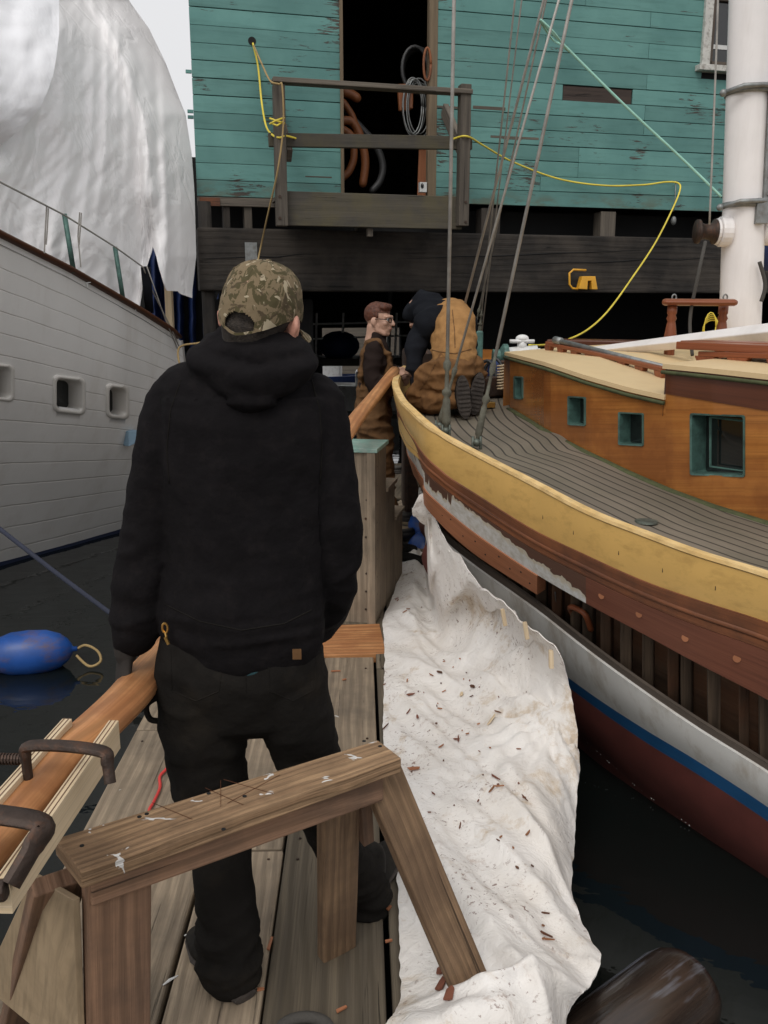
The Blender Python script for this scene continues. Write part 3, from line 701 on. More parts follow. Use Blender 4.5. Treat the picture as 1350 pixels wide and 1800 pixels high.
for k in range(7):
    x=-1.2+k*.45;m.tube([(x,15.3,a.z),(x+.03,15.3,a.z+.75)],.02,6)
m.tube([(-1.3,15.3,a.z+.55),(1.6,15.3,a.z+.62)],.018,6);m.tube([(-1.3,15.3,a.z+.3),(1.6,15.3,a.z+.4)],.015,6)
tag(m.build('pontoon_railing',M['whitemetal']),'thin white railing on the far pontoon under the shed','railing')
m=MB();m.ball((-.35,15.4,a.z+.2),(.35,.3,.25));tag(m.build('tarp_bundle',M['bluetarp'],smooth=True),'blue tarpaulin bundle on the far pontoon','tarpaulin')
m=MB();m.bx(-3,4,26,26.3,-.4,1.2);tag(m.build('far_seawall',M['grey']),'grey seawall closing the view under the shed','seawall')
# ================================================================ THE BOAT UNDER REPAIR (right)
from mathutils.bvhtree import BVHTree
def bvh(me): return BVHTree.FromPolygons([v.co for v in me.vertices],[list(p.vertices) for p in me.polygons])
def cast(tree,px,py,default=None):
    o=V((0,0,H));d=(W(px,py,y=5)-o).normalized();h=tree.ray_cast(o,d)
    return h[0] if h[0] else default
def proj(p):
    r=V(p)-V((0,0,H));x=r.x*math.cos(YAW)-r.y*math.sin(YAW);y=r.y*math.cos(YAW)+r.x*math.sin(YAW)
    dep=y*math.cos(P)-r.z*math.sin(P);dn=-r.z*math.cos(P)-y*math.sin(P)
    return 675+F*x/dep,900+F*dn/dep
ship=thing('sailboat',(1.6,4,-.3),'wooden sailboat with ochre bulwark, varnished cabin and an open gap in its planking being repaired','sailboat')
# stations right -> bow : (px of cap, cap z, rows of pixel y for cap, ochre foot, moulding foot, top plank foot, new plank foot, ledge, ledge foot, blue top, blue foot, waterline)
ST=[(1650,.82,1115,1205,1270,1380,1420,1545,1560,1625,1655,1765),
(1480,.84,1062,1140,1195,1295,1335,1430,1444,1505,1530,1640),
(1350,.86,1015,1089,1138,1222,1262,1340,1353,1411,1437,1545),
(1230,.885,978,1051,1095,1160,1200,1265,1278,1333,1357,1458),
(1133,.91,942,1017,1055,1107,1145,1200,1212,1275,1297,1388),
(1037,.94,904,974,1010,1056,1090,1130,1142,1212,1230,1303),
(941,.985,854,928,960,1000,1033,1055,1067,1140,1155,1220),
(844,1.05,804,868,897,935,971,986,998,1060,1072,1130),
(790,1.10,775,834,858,892,925,945,955,1000,1010,1060),
(755,1.145,752,802,828,858,885,905,914,950,958,1000)]
# near the bow the lines wrap round the silhouette: explicit pixel pairs
BOW=[(1.175,[(726,726),(734,772),(743,804),(755,846),(760,874),(765,895),(767,902),(775,935),(777,942),(785,980)]),
(1.20,[(705,702),(713,738),(722,768),(738,820),(747,852),(752,872),(754,880),(760,915),(762,922),(768,960)]),
(1.235,[(696,670),(702,704),(708,735),(722,785),(733,818),(740,842),(742,850),(748,890),(750,898),(756,935)])]
FR=[0,.03,.06,.16,.26,.36,.38,.56,.62,1]
lines=[[] for _ in range(10)]
for st in ST:
    px,z=st[0],st[1];a=W(px,st[2],z=z)
    d8=interp([(755,.9),(844,.85),(941,.75),(1037,.6),(1133,.5),(1230,.40),(1350,.29),(1480,.22),(1650,.16)],px)
    for k in range(10): lines[k].append(W(px,st[2+k],y=a.y+d8*FR[k]))
for z,prs in BOW:
    a=W(*prs[0],z=z)
    for k in range(10): lines[k].append(W(*prs[k],y=a.y+.9*FR[k]))
TIP=V((.78,7.4,1.29));CU=V((.644,-.765,0)).normalized();CN=V((.765,.644,0)).normalized()
# bow tip
for k in range(10):
    q=lines[k][-1];t=TIP+V((0,0,-(lines[0][-1].z-q.z)*.98))+CU*(FR[k]*1.0)
    mid=(q*.45+t*.55)-CN*.22*(1-FR[k]);mid.z=(q.z+t.z)/2
    lines[k]+= [mid,t]
# the hull runs on aft beyond the picture
for l in lines:
    for q in (.9,.9):
        d=(l[0]-l[1]).normalized();d.z*=.6;l.insert(0,l[0]+d*q+V((.0,0,.0)))
SUB=8
LN=[catmull(l,SUB) for l in lines];NS=len(LN[0])
def inward(s):
    p=LN[0][s];al=(p-TIP).dot(CU);c=TIP+CU*max(al,.0);d=(c-p);d.z=0
    tg=(LN[0][min(s+1,NS-1)]-LN[0][max(s-1,0)]);tg.z=0;n=V((tg.y,-tg.x,0))
    if n.length<1e-6:return CN
    n.normalize();return n if n.dot(d)>=0 or s>NS-4 else -n
INW=[inward(s) for s in range(NS)]
def mirror(p):
    r=p-TIP;al=r.dot(CU);pe=r.dot(CN);q=TIP+CU*al-CN*pe;q.z=p.z;return q
def lerpL(a,b,f,s): return LN[a][s]*(1-f)+LN[b][s]*f
def band(name,a,b,mat,rows=4,s0=0,s1=None,bulge=0,solid=.03,extra=None,parent=ship,off=0):
    s1=NS if s1 is None else s1
    G=[[lerpL(a,b,j/rows,s)-INW[s]*(bulge*math.sin(math.pi*j/rows)+off) for j in range(rows+1)] for s in range(s0,s1)]
    m=MB();m.grid(G,flip=True);return m.build(name,mat,parent,smooth=True,solid=solid,off=0)
band('bulwark',0,1,M['yellow'],5,bulge=.006,solid=.03)
def at_px(px): # station index whose cap projects at column px
    return min(range(NS),key=lambda s:abs(proj(LN[0][s])[0]-px) + (1000 if s>NS-18 and px>760 else 0))
S1037=min(range(NS),key=lambda s:abs(proj(LN[3][s])[0]-1037));S955=min(range(NS),key=lambda s:abs(proj(LN[4][s])[0]-952))
band('rub_band',1,2,M['mahog'],3,solid=.04)
for f,r in ((.10,.009),(.62,.013),(.93,.009)):
    m=MB();m.tube([lerpL(1,2,f,s)-INW[s]*.012 for s in range(NS)],r,8);m.build('rub_moulding',M['mahog'],ship,smooth=True)
tag(band('hull_plank',2,3,M['redplank'],5,s1=S1037+1,solid=.04),'smooth reddish primed plank')
# scraped plank with remnants of white paint
rows=14;fine=[];s0=S1037
idx=[];s=float(s0)
while s<NS-1: idx.append(s);s+=.25
def ev(k,s):
    i=min(int(s),NS-2);f=s-i;return LN[k][i]*(1-f)+LN[k][i+1]*f
G=[[ev(2,s)*(1-j/rows)+ev(3,s)*(j/rows) for j in range(rows+1)] for s in idx]
m=MB();m.grid(G,flip=True);me=m.mesh('scraped');at_=me.attributes.new('patch','FLOAT','POINT')
vals=[]
for i,s in enumerate(idx):
    px=proj(ev(3,s))[0]
    th=interp([(700,.30),(745,.15),(800,.06),(850,.10),(900,.25),(960,.42),(1010,.56),(1037,.78)],px)
    for j in range(rows+1):
        v=j/rows;n=.20*nz(i*.11,v*2,3)+.14*nz(i*.35,v*5,8)+.07*nz(i*.9,v*9,2)+.10*(abs(nz(i*.05,0,1)))
        a=.5+(v-th+n)*1.2
        if px<800 and nz(i*.13,.5,9)>.12: a-=.5
        vals.append(a)
at_.data.foreach_set('value',vals)
link('hull_plank',me,M['scraped'],ship,True,solid=.04,off=0)['label']='dark scraped plank with patches of old white paint'
tag(band('hull_plank',3,4,M['newplank'],4,s0=S955,solid=.045,off=.004),'bare orange new plank ending short')
tag(band('plank_edge',5,6,M['ledge'],2,solid=.012,off=-.002),'weathered raw edge of the lower plank')
band('lower_strake',6,7,M['whiteplank'],6,bulge=.01,solid=.03)
band('boot_stripe',7,8,M['bluestripe'],2,solid=.03)
G=[[lerpL(8,9,j/8,s)-INW[s]*.03*math.sin(math.pi*j/8) for j in range(9)]+[LN[9][s]+INW[s]*.15-V((0,0,.35))] for s in range(NS)]
m=MB();m.grid(G,flip=True);m.build('bottom',M['bottomred'],ship,smooth=True,solid=.03,off=0)
# barnacle specks along the waterline
m=MB()
for k in range(170):
    s=random.uniform(0,NS*.55);i=int(s);p=ev(9,s)*(1)+V((0,0,.0));q=ev(8,s);f=abs(random.gauss(0,.06));p=p*(1-f)+q*f;p=p-INW[i]*.018
    p.z=max(p.z,WZ+.004);m.ball(p,random.uniform(.002,.005),5,4)
tag(m.build('barnacles',M['whitemetal'],ship),kind='stuff')
# inner skin behind the opening, frames
m=MB();G=[[lerpL(2,8,j/6,s)+INW[s]*.125 for j in range(7)] for s in range(NS)];m.grid(G,flip=True);m.build('inner_skin',M['ceiling'],ship,solid=.03,off=1)
lst=[958,992,1012,1046,1082,1122,1166,1188,1240,1296,1330,1392,1440,1510,1580]
for i,px in enumerate([800,830,858,884,908,932]+lst):
    sf=min([q*.25 for q in range(4*(NS-20))],key=lambda s:abs(proj(ev(5,s))[0]-px))
    i0=int(sf);top=ev(2,sf);bot=ev(7,sf);w_=random.uniform(.03,.062)
    a=top+INW[i0]*.07;b=bot+INW[i0]*.07;mid=(ev(4,sf))+INW[i0]*.065
    tg=(ev(5,min(sf+1,NS-1))-ev(5,sf)).normalized()
    m=MB();m.tube([a,mid,b],[(w_/2,.035)]*3,4,side=tg);
    o=m.build('rib',M['rib'] if i%3 else M['ceiling'],ship,bevel=.004)
# rusty iron bracket in the gap, hanging wires
def inop(px,k,f,d):
    sf=min([q*.25 for q in range(4*(NS-20))],key=lambda s:abs(proj(ev(5,s))[0]-px));return ev(4,sf)*(1-f)+ev(5,sf)*f+INW[int(sf)]*d
m=MB();m.tube(catmull([inop(992,0,.75,.05),inop(993,0,.2,.03),inop(1003,0,.05,.03),inop(1018,0,.1,.03),inop(1022,0,.8,.05)],5),.012,8);m.build('rusty_bracket',M['rail'],ship,smooth=True)
for px in (926,963):
    m=MB();m.tube([inop(px,0,-.1,.04),inop(px+1,0,1,.04)],.003,5);m.build('hanging_wire',M['galv'],ship)
# plugs on the planks
def disc(p,n,r,mat,name,parent,label=None):
    m=MB();m.tube([p,p+n*.004],r,14);return m.build(name,mat,parent)
for px,f in ((1064,.45),(1130,.45),(1212,.5),(1300,.45)):
    sf=min([q*.25 for q in range(4*(NS-20))],key=lambda s:abs(proj(ev(2,s)*(1-f)+ev(3,s)*f)[0]-px));n=-INW[int(sf)]
    disc(ev(2,sf)*(1-f)+ev(3,sf)*f+n*.019,n,.013,M['newplank'],'bung',ship)
for px,f in ((785,.5),(800,.3),(822,.6),(845,.4),(862,.7),(885,.35),(905,.6),(925,.4),(940,.7)):
    sf=min([q*.25 for q in range(4*(NS-10))],key=lambda s:abs(proj(ev(3,s)*(1-f)+ev(4,s)*f)[0]-px));n=-INW[int(sf)]
    disc(ev(3,sf)*(1-f)+ev(4,sf)*f+n*.0265,n,.004,M['black'],'screw_hole',ship)
for px in (962,1016,1095,1172,1262):
    sf=min([q*.25 for q in range(4*(NS-20))],key=lambda s:abs(proj(ev(0,s))[0]-px));n=-INW[int(sf)]
    p=ev(0,sf)*.45+ev(1,sf)*.55+n*.020;m=MB();m.tube([p-V((0,0,.012)),p+V((0,0,.012))],.0015,4);m.build('fastening_slit',M['black'],ship)
# cap rail and inner bulwark
DZ=[interp([(0,.10),(NS*.55,.11),(NS*.8,.20),(NS,.24)],s) for s in range(NS)]
m=MB();m.grid([[LN[0][s]-INW[s]*.02+V((0,0,.004)),LN[0][s]-INW[s]*.018+V((0,0,.016)),LN[0][s]+INW[s]*.016+V((0,0,.016)),LN[0][s]+INW[s]*.018+V((0,0,-.01))] for s in range(NS)])
m.build('cap_rail',M['yellowtop'],ship,bevel=0)
m=MB();m.grid([[LN[0][s]+INW[s]*.012,LN[0][s]+INW[s]*.03-V((0,0,DZ[s]+.03))] for s in range(NS)]);m.build('inner_bulwark',M['yellow'],ship,smooth=True,solid=.02,off=0)
# deck
DK=[];DUV=[];U=0;ND=36
for s in range(NS):
    p=LN[0][s]+INW[s]*.015-V((0,0,DZ[s]));al=(p-TIP).dot(CU);c=TIP+CU*al;c.z=p.z+.09
    row=[];L=(V((c.x,c.y,0))-V((p.x,p.y,0))).length
    for j in range(ND+1):
        f=j/ND;q=p*(1-f)+c*f;q.z=p.z+.09*math.sin(f*math.pi/2);row.append(q)
    if s:U+=(LN[0][s]-LN[0][s-1]).length
    # distance measured square to the bulwark so the seams run parallel with it
    DUV.append((U,L*max(.2,abs((c-p).normalized().dot(INW[s])) if L>.01 else 1)));DK.append(row)
def dline(q):
    b=9
    for s in range(NS-1):
        a=LN[0][s];c=LN[0][s+1];dx,dy=c.x-a.x,c.y-a.y;t=max(0,min(1,((q.x-a.x)*dx+(q.y-a.y)*dy)/(dx*dx+dy*dy+1e-9)))
        e=math.hypot(q.x-a.x-dx*t,q.y-a.y-dy*t)
        if e<b:b=e
    return b
DV=[[dline(q) for q in r] for r in DK]
m=MB();m.grid(DK,uv=lambda i,j:(DUV[i][0],DV[i][j]),flip=True)
me=m.mesh('deck');link('deck',me,M['deck'],ship,True);deck_t=bvh(me)
m=MB();m.grid([[mirror(q) for q in r] for r in DK],uv=lambda i,j:(DUV[i][0],DUV[i][1]*j/ND));m.build('deck',M['deck'],ship,smooth=True)
# starboard side
m=MB();m.grid([[mirror(LN[0][s])+V((0,0,.014)),mirror(LN[0][s]+INW[s]*.05)+V((0,0,.014))] for s in range(NS)],flip=True);m.build('cap_rail',M['rail'],ship,solid=.03,off=0)
m=MB();m.grid([[mirror(LN[k][s]) for k in (0,1,2,3,5,7,9)] for s in range(NS)]);m.build('starboard_hull',M['mahog'],ship,smooth=True,solid=.03,off=0)
# cabin side
CB=[(896,717),(928,736),(961,757),(1035,796),(1109,831),(1183,863),(1257,890),(1350,919),(1480,955),(1640,995)]
CT1=[(896,626),(961,643),(1035,668),(1109,689),(1168,702)];CT2=[(1170,648),(1260,657),(1350,667),(1480,682),(1640,700)]
BP={};
for px,py in CB: BP[px]=cast(deck_t,px,py,W(px,py,z=.8))
btab=[(px,BP[px]) for px,_ in CB]
def cb_y(px): return interp([(a,b.y) for a,b in btab],px)
def csurf(px,py,out=0):
    p=W(px,py,y=cb_y(px));d=W(px+4,0+py,y=cb_y(px+4))-W(px-4,py,y=cb_y(px-4));n=V((d.y,-d.x,0)).normalized()
    if n.y>0:n=-n
    return p+n*out
def cbase(px):return interp(CB,px)+10
WINS=[(905,919,662,700),(1000,1029,697,746),(1089,1131,725,781),(1215,1309,727,834)]
def wall_with_holes(x0,x1,topf,botf,holes,nx,step=12,tone=None):
    """cabin side meshed in columns; each hole is a rounded opening"""
    xs=set([x0,x1]);x=x0
    while x<x1: xs.add(x);x+=step
    for h in holes: xs.update([h[0],h[1],h[0]+2.5,h[1]-2.5])
    xs=sorted(xs);m=MB();U=0;t=.5
    for a,b in zip(xs,xs[1:]):
        if b-a<.01:continue
        mid=(a+b)/2;hole=[h for h in holes if h[0]<mid<h[1]]
        du=(csurf(b,700)-csurf(a,700)).length
        def quad(ya0,ya1,yb0,yb1):
            o=len(m.v);m.v+= [csurf(a,ya0),csurf(b,yb0),csurf(b,yb1),csurf(a,ya1)]
            sc=.003;m.face([o+3,o+2,o+1,o],[(U,-ya1*sc),(U+du,-yb1*sc),(U+du,-yb0*sc),(U,-ya0*sc)],t)
        if hole:
            h=hole[0];e=lambda x:(2.5 if (x<=h[0]+.01 or x>=h[1]-.01) else 0)
            slope=(interp(CB,h[1])-interp(CB,h[0]))/(h[1]-h[0])*.12
            ht=lambda x:h[2]+slope*(x-h[0])+e(x);hb=lambda x:h[3]+slope*(x-h[0])-e(x)
            quad(topf(a),ht(a),topf(b),ht(b));quad(hb(a),botf(a),hb(b),botf(b))
        else: quad(topf(a),botf(a),topf(b),botf(b))
        U+=du
    return m
m=wall_with_holes(896,1170,lambda x:interp(CT1,x),cbase,[h for h in WINS if h[1]<1170],20);m.build('cabin_side',M['varnish'],ship,solid=.0)
m=wall_with_holes(1170,1640,lambda x:interp(CT2,x),cbase,[h for h in WINS if h[0]>1170],20);m.build('cabin_side',M['varnish'],ship)
# darker band along the top of the after cabin, 3 mm proud
m=MB();G=[[csurf(x,interp(CT2,x),.004),csurf(x,interp([(1170,692),(1350,722),(1640,765)],x),.004)] for x in range(1171,1641,9)];m.grid(G,flip=True);m.build('cabin_top_band',M['varnishdark'],ship)
for h in WINS:
    slope=(interp(CB,h[1])-interp(CB,h[0]))/(h[1]-h[0])*.12
    big=h[1]-h[0]>60;r=4 if big else 2.5
    def rr(g,out):
        P_=[]
        for cx,cy,a0 in ((h[1]-r-g,h[2]+r+g,-90),(h[1]-r-g,h[3]-r-g,0),(h[0]+r+g,h[3]-r-g,90),(h[0]+r+g,h[2]+r+g,180)):
            for k in range(5):
                a=rad(a0+90*k/4);x=cx+r*math.cos(a);P_.append((x,cy+r*math.sin(a)+slope*(x-h[0])))
        return P_
    ring=rr(0,0)
    dep=.085 if big else .06
    m=MB();o=[csurf(x,y,.006) for x,y in ring];inr=[csurf(x,y,.004) for x,y in rr(1.6 if not big else 2.2,0)];ibk=[csurf(x,y,0)+(V((0,0,0))-(csurf(x,y,1)-csurf(x,y,0)))*dep for x,y in rr(1.6 if not big else 2.2,0)]
    out0=[csurf(x,y,-.004) for x,y in rr(-1.,0)];outf=[csurf(x,y,.006) for x,y in rr(-1.,0)]
    def loop(*rings):
        n=len(rings[0]);G=[[rg[k%n] for k in range(n+1)] for rg in rings];m.grid(G)
    loop(out0,outf,inr,ibk)
    pf=m.build('portlight',M['bronze'],ship,smooth=False)
    m=MB();nb=len(ibk);m.v+=ibk;m.face(list(range(nb)),[(0,0)]*nb,.5);setpar2(m.build('glass',M['glass']),pf)
    if big:
        nn=(csurf(1260,780,1)-csurf(1260,780,0));m=MB();q=[csurf(x,y,-.055) for x,y in ((h[0]+18,h[2]+7),(h[0]+18,h[3]-12),(h[1]-6,h[3]-2),(h[1]-6,h[2]+16))]
        m.tube(q+[q[0]],.006,6);setpar2(m.build('inner_frame',M['bronze']),pf)
# roofs
CZ=.018
def roof(xs,ct,inset=0):
    G=[]
    for x in xs:
        p=csurf(x,interp(ct,x),.012);q=mirror(p);r=[]
        for j in range(17):
            f=j/16;v=p*(1-f)+q*f;v.z+=CZ*math.sin(math.pi*f)
            r.append(v)
        G.append(r)
    return G
G1=roof([890+(1171-890)*k/16 for k in range(17)],CT1);m=MB();m.grid(G1,flip=True);me1=m.mesh('coachroof');link('coachroof',me1,M['buff'],ship,True,solid=.02,off=-1);r1=bvh(me1)
G2=roof([1168+(1640-1168)*k/24 for k in range(25)],CT2);m=MB();m.grid(G2,flip=True);me2=m.mesh('after_roof');link('after_roof',me2,M['buff'],ship,True,solid=.02,off=-1);r2=bvh(me2)
m=MB();SB=[p+(CU*.004)+(mirror(G2[0][0])-G2[0][0]).normalized()*(.02 if k==0 else -.02 if k==16 else 0) for k,p in enumerate(G2[0])];m.grid([[p-V((0,0,.015)) for p in SB],[p-V((0,0,.20)) for p in SB]]);m.build('roof_step',M['varnishdark'],ship)
m=MB();m.grid([[p-V((0,0,.01)) for p in G1[0]],[p-V((0,0,.42)) for p in G1[0]]]);m.build('cabin_front',M['varnish'],ship)
for G,nm in ((G1,0),(G2,0)):
    m=MB();m.tube([r[0]+V((0,0,-.014)) for r in G],.009,6);m.build('roof_edging',M['algae'],ship,smooth=True)
m=MB();m.tube([csurf(x,interp(CB,x)+1,.012) for x in range(898,1640,12)],[(.022,.012)]*len(range(898,1640,12)),6);m.build('deck_margin',M['algae'],ship,smooth=True)
# scalloped handrail on the forward roof
def onroof(px,py,t=r1,dflt=None):
    p=cast(t,px,py);return p if p else W(px,py,z=1.42)
a=onroof(962,621);b=onroof(1166,672);m=MB();d=(b-a);top=V((0,0,.062))
m.box(a+top,b+top,.035,.022);
for k in range(8):
    c=a+d*(.02+.96*k/7);dd=d.normalized();m.prism([c-dd*.045+V((0,0,.052))-dd.cross(V((0,0,1)))*.016,c-dd*.022-V((0,0,.0))-dd.cross(V((0,0,1)))*.016,c+dd*.022-dd.cross(V((0,0,1)))*.016,c+dd*.045+V((0,0,.052))-dd.cross(V((0,0,1)))*.016],dd.cross(V((0,0,1)))*.032)
m.build('handrail',M['rail'],ship,bevel=.004)
a=onroof(975,612)+V((0,0,.05));b=onroof(1168,664)+V((0,0,.05));m=MB();m.tube([a,a*.93+b*.07],.022,10);m.tube([a*.93+b*.07,b],.015,10);bh=tag(m.build('boat_hook_pole',M['galv'],smooth=True),'grey pole with dark grip lying along the forward coachroof','pole')
# pale spar
m=MB();a=W(1012,621,y=5.9);b=W(1420,577,y=4.1);m.tube([a,a*.9+b*.1,a*.3+b*.7,b],[(.03,.015),(.035,.032),(.04,.045),(.04,.05)],4,side=V((1,.3,0)));tag(m.build('white_spar',M['mast'],bevel=.006),'long white spar lying across the cabin roof','spar')
# low hatch box forward
a=W(970,606,y=7.0);b=W(1165,610,y=6.6);m=MB();m.box(a,b,.3,.09);m.build('forward_coaming',M['varnishdark'],ship,bevel=.01)
# after hatch and grab rail
m=MB();a=W(1219,606,y=4.25);b=W(1440,616,y=3.7);m.box(a,b,.25,.035);a=W(1219,600,y=4.35);b=W(1440,607,y=3.8);m.box(a,b,.2,.012);m.build('sliding_hatch',M['rail'],ship,bevel=.004)
m=MB();a=W(1232,622,y=4.1);b=W(1440,628,y=3.55);m.box(a,b,.04,.024);d=b-a
for f in (.06,.36,.7,.98):
    c=a+d*f;dd=d.normalized();sn=dd.cross(V((0,0,1)))
    m.prism([c-dd*.06+V((0,0,-.008))-sn*.018,c-dd*.035-V((0,0,.05))-sn*.018,c+dd*.035-V((0,0,.05))-sn*.018,c+dd*.06-V((0,0,.008))-sn*.018],sn*.036)
m.build('grab_rail',M['rail'],ship,bevel=.004)
# pin rail
yy=5.15;m=MB();a=W(1164,531,y=yy);b=W(1296,532,y=yy-.1);m.tube([a,a*.96+b*.04,a*.04+b*.96,b],[(.03,.012),(.05,.02),(.05,.02),(.03,.012)],8,side=V((0,1,0)));pr=m.build('pin_rail',M['rail'],ship,bevel=.004)
for px in (1182,1272):
    m=MB();a=W(px,538,y=yy);z0=a.z-.36;prof=[(0,.028),(.04,.028),(.05,.022),(.07,.03),(.085,.022),(.10,.026),(.17,.036),(.25,.03),(.3,.03),(.36,.032)]
    m.tube([V((a.x,a.y,a.z-h_)) for h_,_ in prof],[r_ for _,r_ in prof],12);setpar2(m.build('turned_post',M['rail'],smooth=True),pr)
    t=W(px+3,523,y=yy);m=MB();m.tube([t+V((math.cos(rad(k*30))*.012,0,math.sin(rad(k*30))*.017)) for k in range(13)],.005,6);m.tube([t-V((0,0,.02)),t-V((0,0,.05))],.006,6);setpar2(m.build('eye_bolt',M['galv'],smooth=True),pr)
# mast
MB0=W(1300,590,y=5.35);mx_,my_=MB0.x,5.35
m=MB();m.tube([(mx_,my_,MB0.z-.35),(mx_,my_,MB0.z),(mx_-.25,my_,6),(mx_-.7,my_,12)],[.121,.119,.112,.10],32);mast=m.build('mast',M['mast'],ship,smooth=True)
mx0=mx_
for py in (156,358):
    z=W(1300,py,y=my_-.1).z;mx_=mx0-.25*(z-MB0.z)/(6-MB0.z);m=MB();m.tube([(mx_+.01,my_,z-.016),(mx_+.01,my_,z+.016)],.134,32);m.tube([(mx_-.17,my_-.09,z-.02),(mx_-.08,my_-.14,z+.008),(mx_+.02,my_-.145,z+.012),(mx_+.16,my_-.11,z+.012)],.014,8);m.ball((mx_-.175,my_-.09,z-.02),.02);setpar2(m.build('mast_band',M['galv'],smooth=True),mast)
z0=W(1330,388,y=my_-.1).z;z1=W(1330,142,y=my_-.1).z;mx_=mx0-.07
m=MB();m.box((mx_+.115,my_-.11,z0),(mx_+.085,my_-.11,z1),.045,.03,up=(0,1,0));m.box((mx_+.08,my_-.125,z0-.02),(mx_+.08,my_-.125,z0+.12),.07,.04,up=(0,1,0))
for k in range(8):
    z=z0+(z1-z0)*(k+.5)/8;xq=mx_+.115-.03*(k+.5)/8;m.tube([(xq,my_-.124,z),(xq,my_-.132,z)],.008,8)
setpar2(m.build('steel_track',M['galv'],bevel=.003),mast)
wz=W(1258,408,y=my_).z;mx_=mx0-.035;m=MB();m.tube([(mx_-.09,my_-.03,wz),(mx_-.155,my_-.03,wz)],.085,20);m.tube([(mx_-.155,my_-.03,wz+.0),(mx_-.175,my_-.03,wz)],.075,20);wb=setpar2(m.build('winch_base',M['mast'],bevel=.01),mast)
m=MB();prof=[(0,.07),(.008,.072),(.02,.05),(.06,.042),(.085,.05),(.095,.068),(.11,.068)];m.tube([(mx_-.175-h_,my_-.03,wz) for h_,_ in prof],[r_ for _,r_ in prof],18);setpar2(m.build('winch_drum',M['iron'],smooth=True),mast)
m=MB();m.tube([(mx_+.10,my_,wz+.01),(mx_+.2,my_,wz+.01)],.085,20);m.ball((mx_+.22,my_,wz-.02),(.05,.05,.07));setpar2(m.build('winch_base',M['mast'],smooth=True),mast)
rope('blue_tarp_scrap_rope',[W(1335,460,y=5.2),W(1345,500,y=5.2),W(1338,530,y=5.2)],.012,M['ropegrey'],'grey rope hanging on the right of the white mast','rope')
m=MB();m.ball(W(1352,445,y=5.6),(.06,.05,.11));tag(m.build('blue_bundle',M['bluetarp'],smooth=True),'small blue bundle tied behind the white mast','bundle')
rope('halyard',[W(1268,-400,y=5.2),W(1262,0,y=5.2),W(1247,395,y=5.2)],.006,M['wire'],'thin grey halyard running down to the mast winch','halyard')
rope('halyard',[W(1240,425,y=5.2),W(1228,480,y=5.1),W(1213,560,y=5.1),W(1217,625,y=5.0)],.010,M['ropegrey'],'dark rope falling from the mast winch behind the pin rail','halyard')
# lines coiled by the pin rail
m=MB()
for k in range(5):
    c=W(1248+k*2,575+k,y=5.3);m.tube([c+V((math.cos(rad(j*24))*(.035+.005*k),.01*k,math.sin(rad(j*24))*(.085-.008*k))) for j in range(16)],.0035,6)
tag(m.build('yellow_line_coil',M['cordyellow'],smooth=True),'yellow cord coil hung between pin rail and white mast','cord coil')
rope('yellow_line',[W(1243,585,y=5.4),W(1215,600,y=5.5),W(1170,612,y=5.7)],.007,M['cordyellow'],'yellow cord end lying behind the pin rail','cord')
# deck fittings
p=cast(deck_t,1136,918,W(1136,918,z=.8));m=MB();m.tube([p,p+V((0,0,.006)),p+V((0,0,.009))],[.045,.043,.03],20);m.build('deck_filler',M['oldbronze'],ship,smooth=False)
# ---------------- rigging with turnbuckles
def shroud(base,top,r,label,tb=.3,tbr=.02,d0=0):
    base=V(base);top=V(top);d=(top-base);L=d.length;d.normalize()
    m=MB();m.tube([base+d*tb*.9,top+(top-base)*1.2],r,7);o=m.build('shroud',M['wire'],ship,smooth=True);o['label']=label
    if tb:
        m=MB();prf=[(0,.45),(.06,.5),(.08,.9),(.12,1.0),(.24,.85),(.36,.8),(.40,.55),(.43,1.0),(.47,1.0),(.50,.5),(.70,.42),(.74,.8),(.80,.85),(.84,.45),(1,.36)];m.tube([base+d*tb*q for q,_ in prf],[tbr*q*.74 for _,q in prf],10);setpar2(m.build('turnbuckle',M['leather'],smooth=True),o)
        m=MB();m.tube([base+V((-.018,0,-.06)),base+V((-.018,0,.03))],.007,6);m.tube([base+V((.018,0,-.06)),base+V((.018,0,.03))],.007,6);m.ball(base+V((0,0,.0)),.02);setpar2(m.build('shackle',M['oldbronze'],smooth=True),o)
    return o
shroud(W(784,757,z=1.06),W(798,0,y=4.75),.0095,'thickest near vertical wire',.42,.032)
shroud(W(838,778,z=1.04),W(1005,0,y=4.5),.0085,'pale wire crossing the teal rope',.46,.024)
shroud(W(772,748,y=4.9),W(912,250,y=4.95),.007,'wire leaning right from beside the kneeling man',.40,.024)
shroud(W(795,620,y=5.6),W(948,30,y=5.2),.008,'grey wire meeting the pale green rope',.25,.02)
shroud(W(830,600,y=6.6),W(960,0,y=6.0),.006,'thin back wire',.3,.018)
shroud(W(845,600,y=6.8),W(917,0,y=6.2),.005,'thinnest far wire',0,.0)
shroud(W(842,590,y=6.7),W(905,0,y=6.1),.006,'leftmost thin wire of the far pair',.2,.02)
rope('pale_green_line',[W(948,34,y=5.2),W(995,83,y=5.3),W(1100,187,y=5.3),W(1200,280,y=5.3),W(1268,346,y=5.25)],.0075,M['ropeteal'],'pale green rope running diagonally down to the white mast','rope')
rope('pale_green_lashing',[W(950,38,y=5.22),W(970,68,y=5.3),W(985,78,y=5.28),W(1000,90,y=5.3),W(990,78,y=5.25),W(972,55,y=5.2),W(950,34,y=5.2)],.006,M['ropeteal'],'pale green lashing doubled at the top of the diagonal rope','rope')
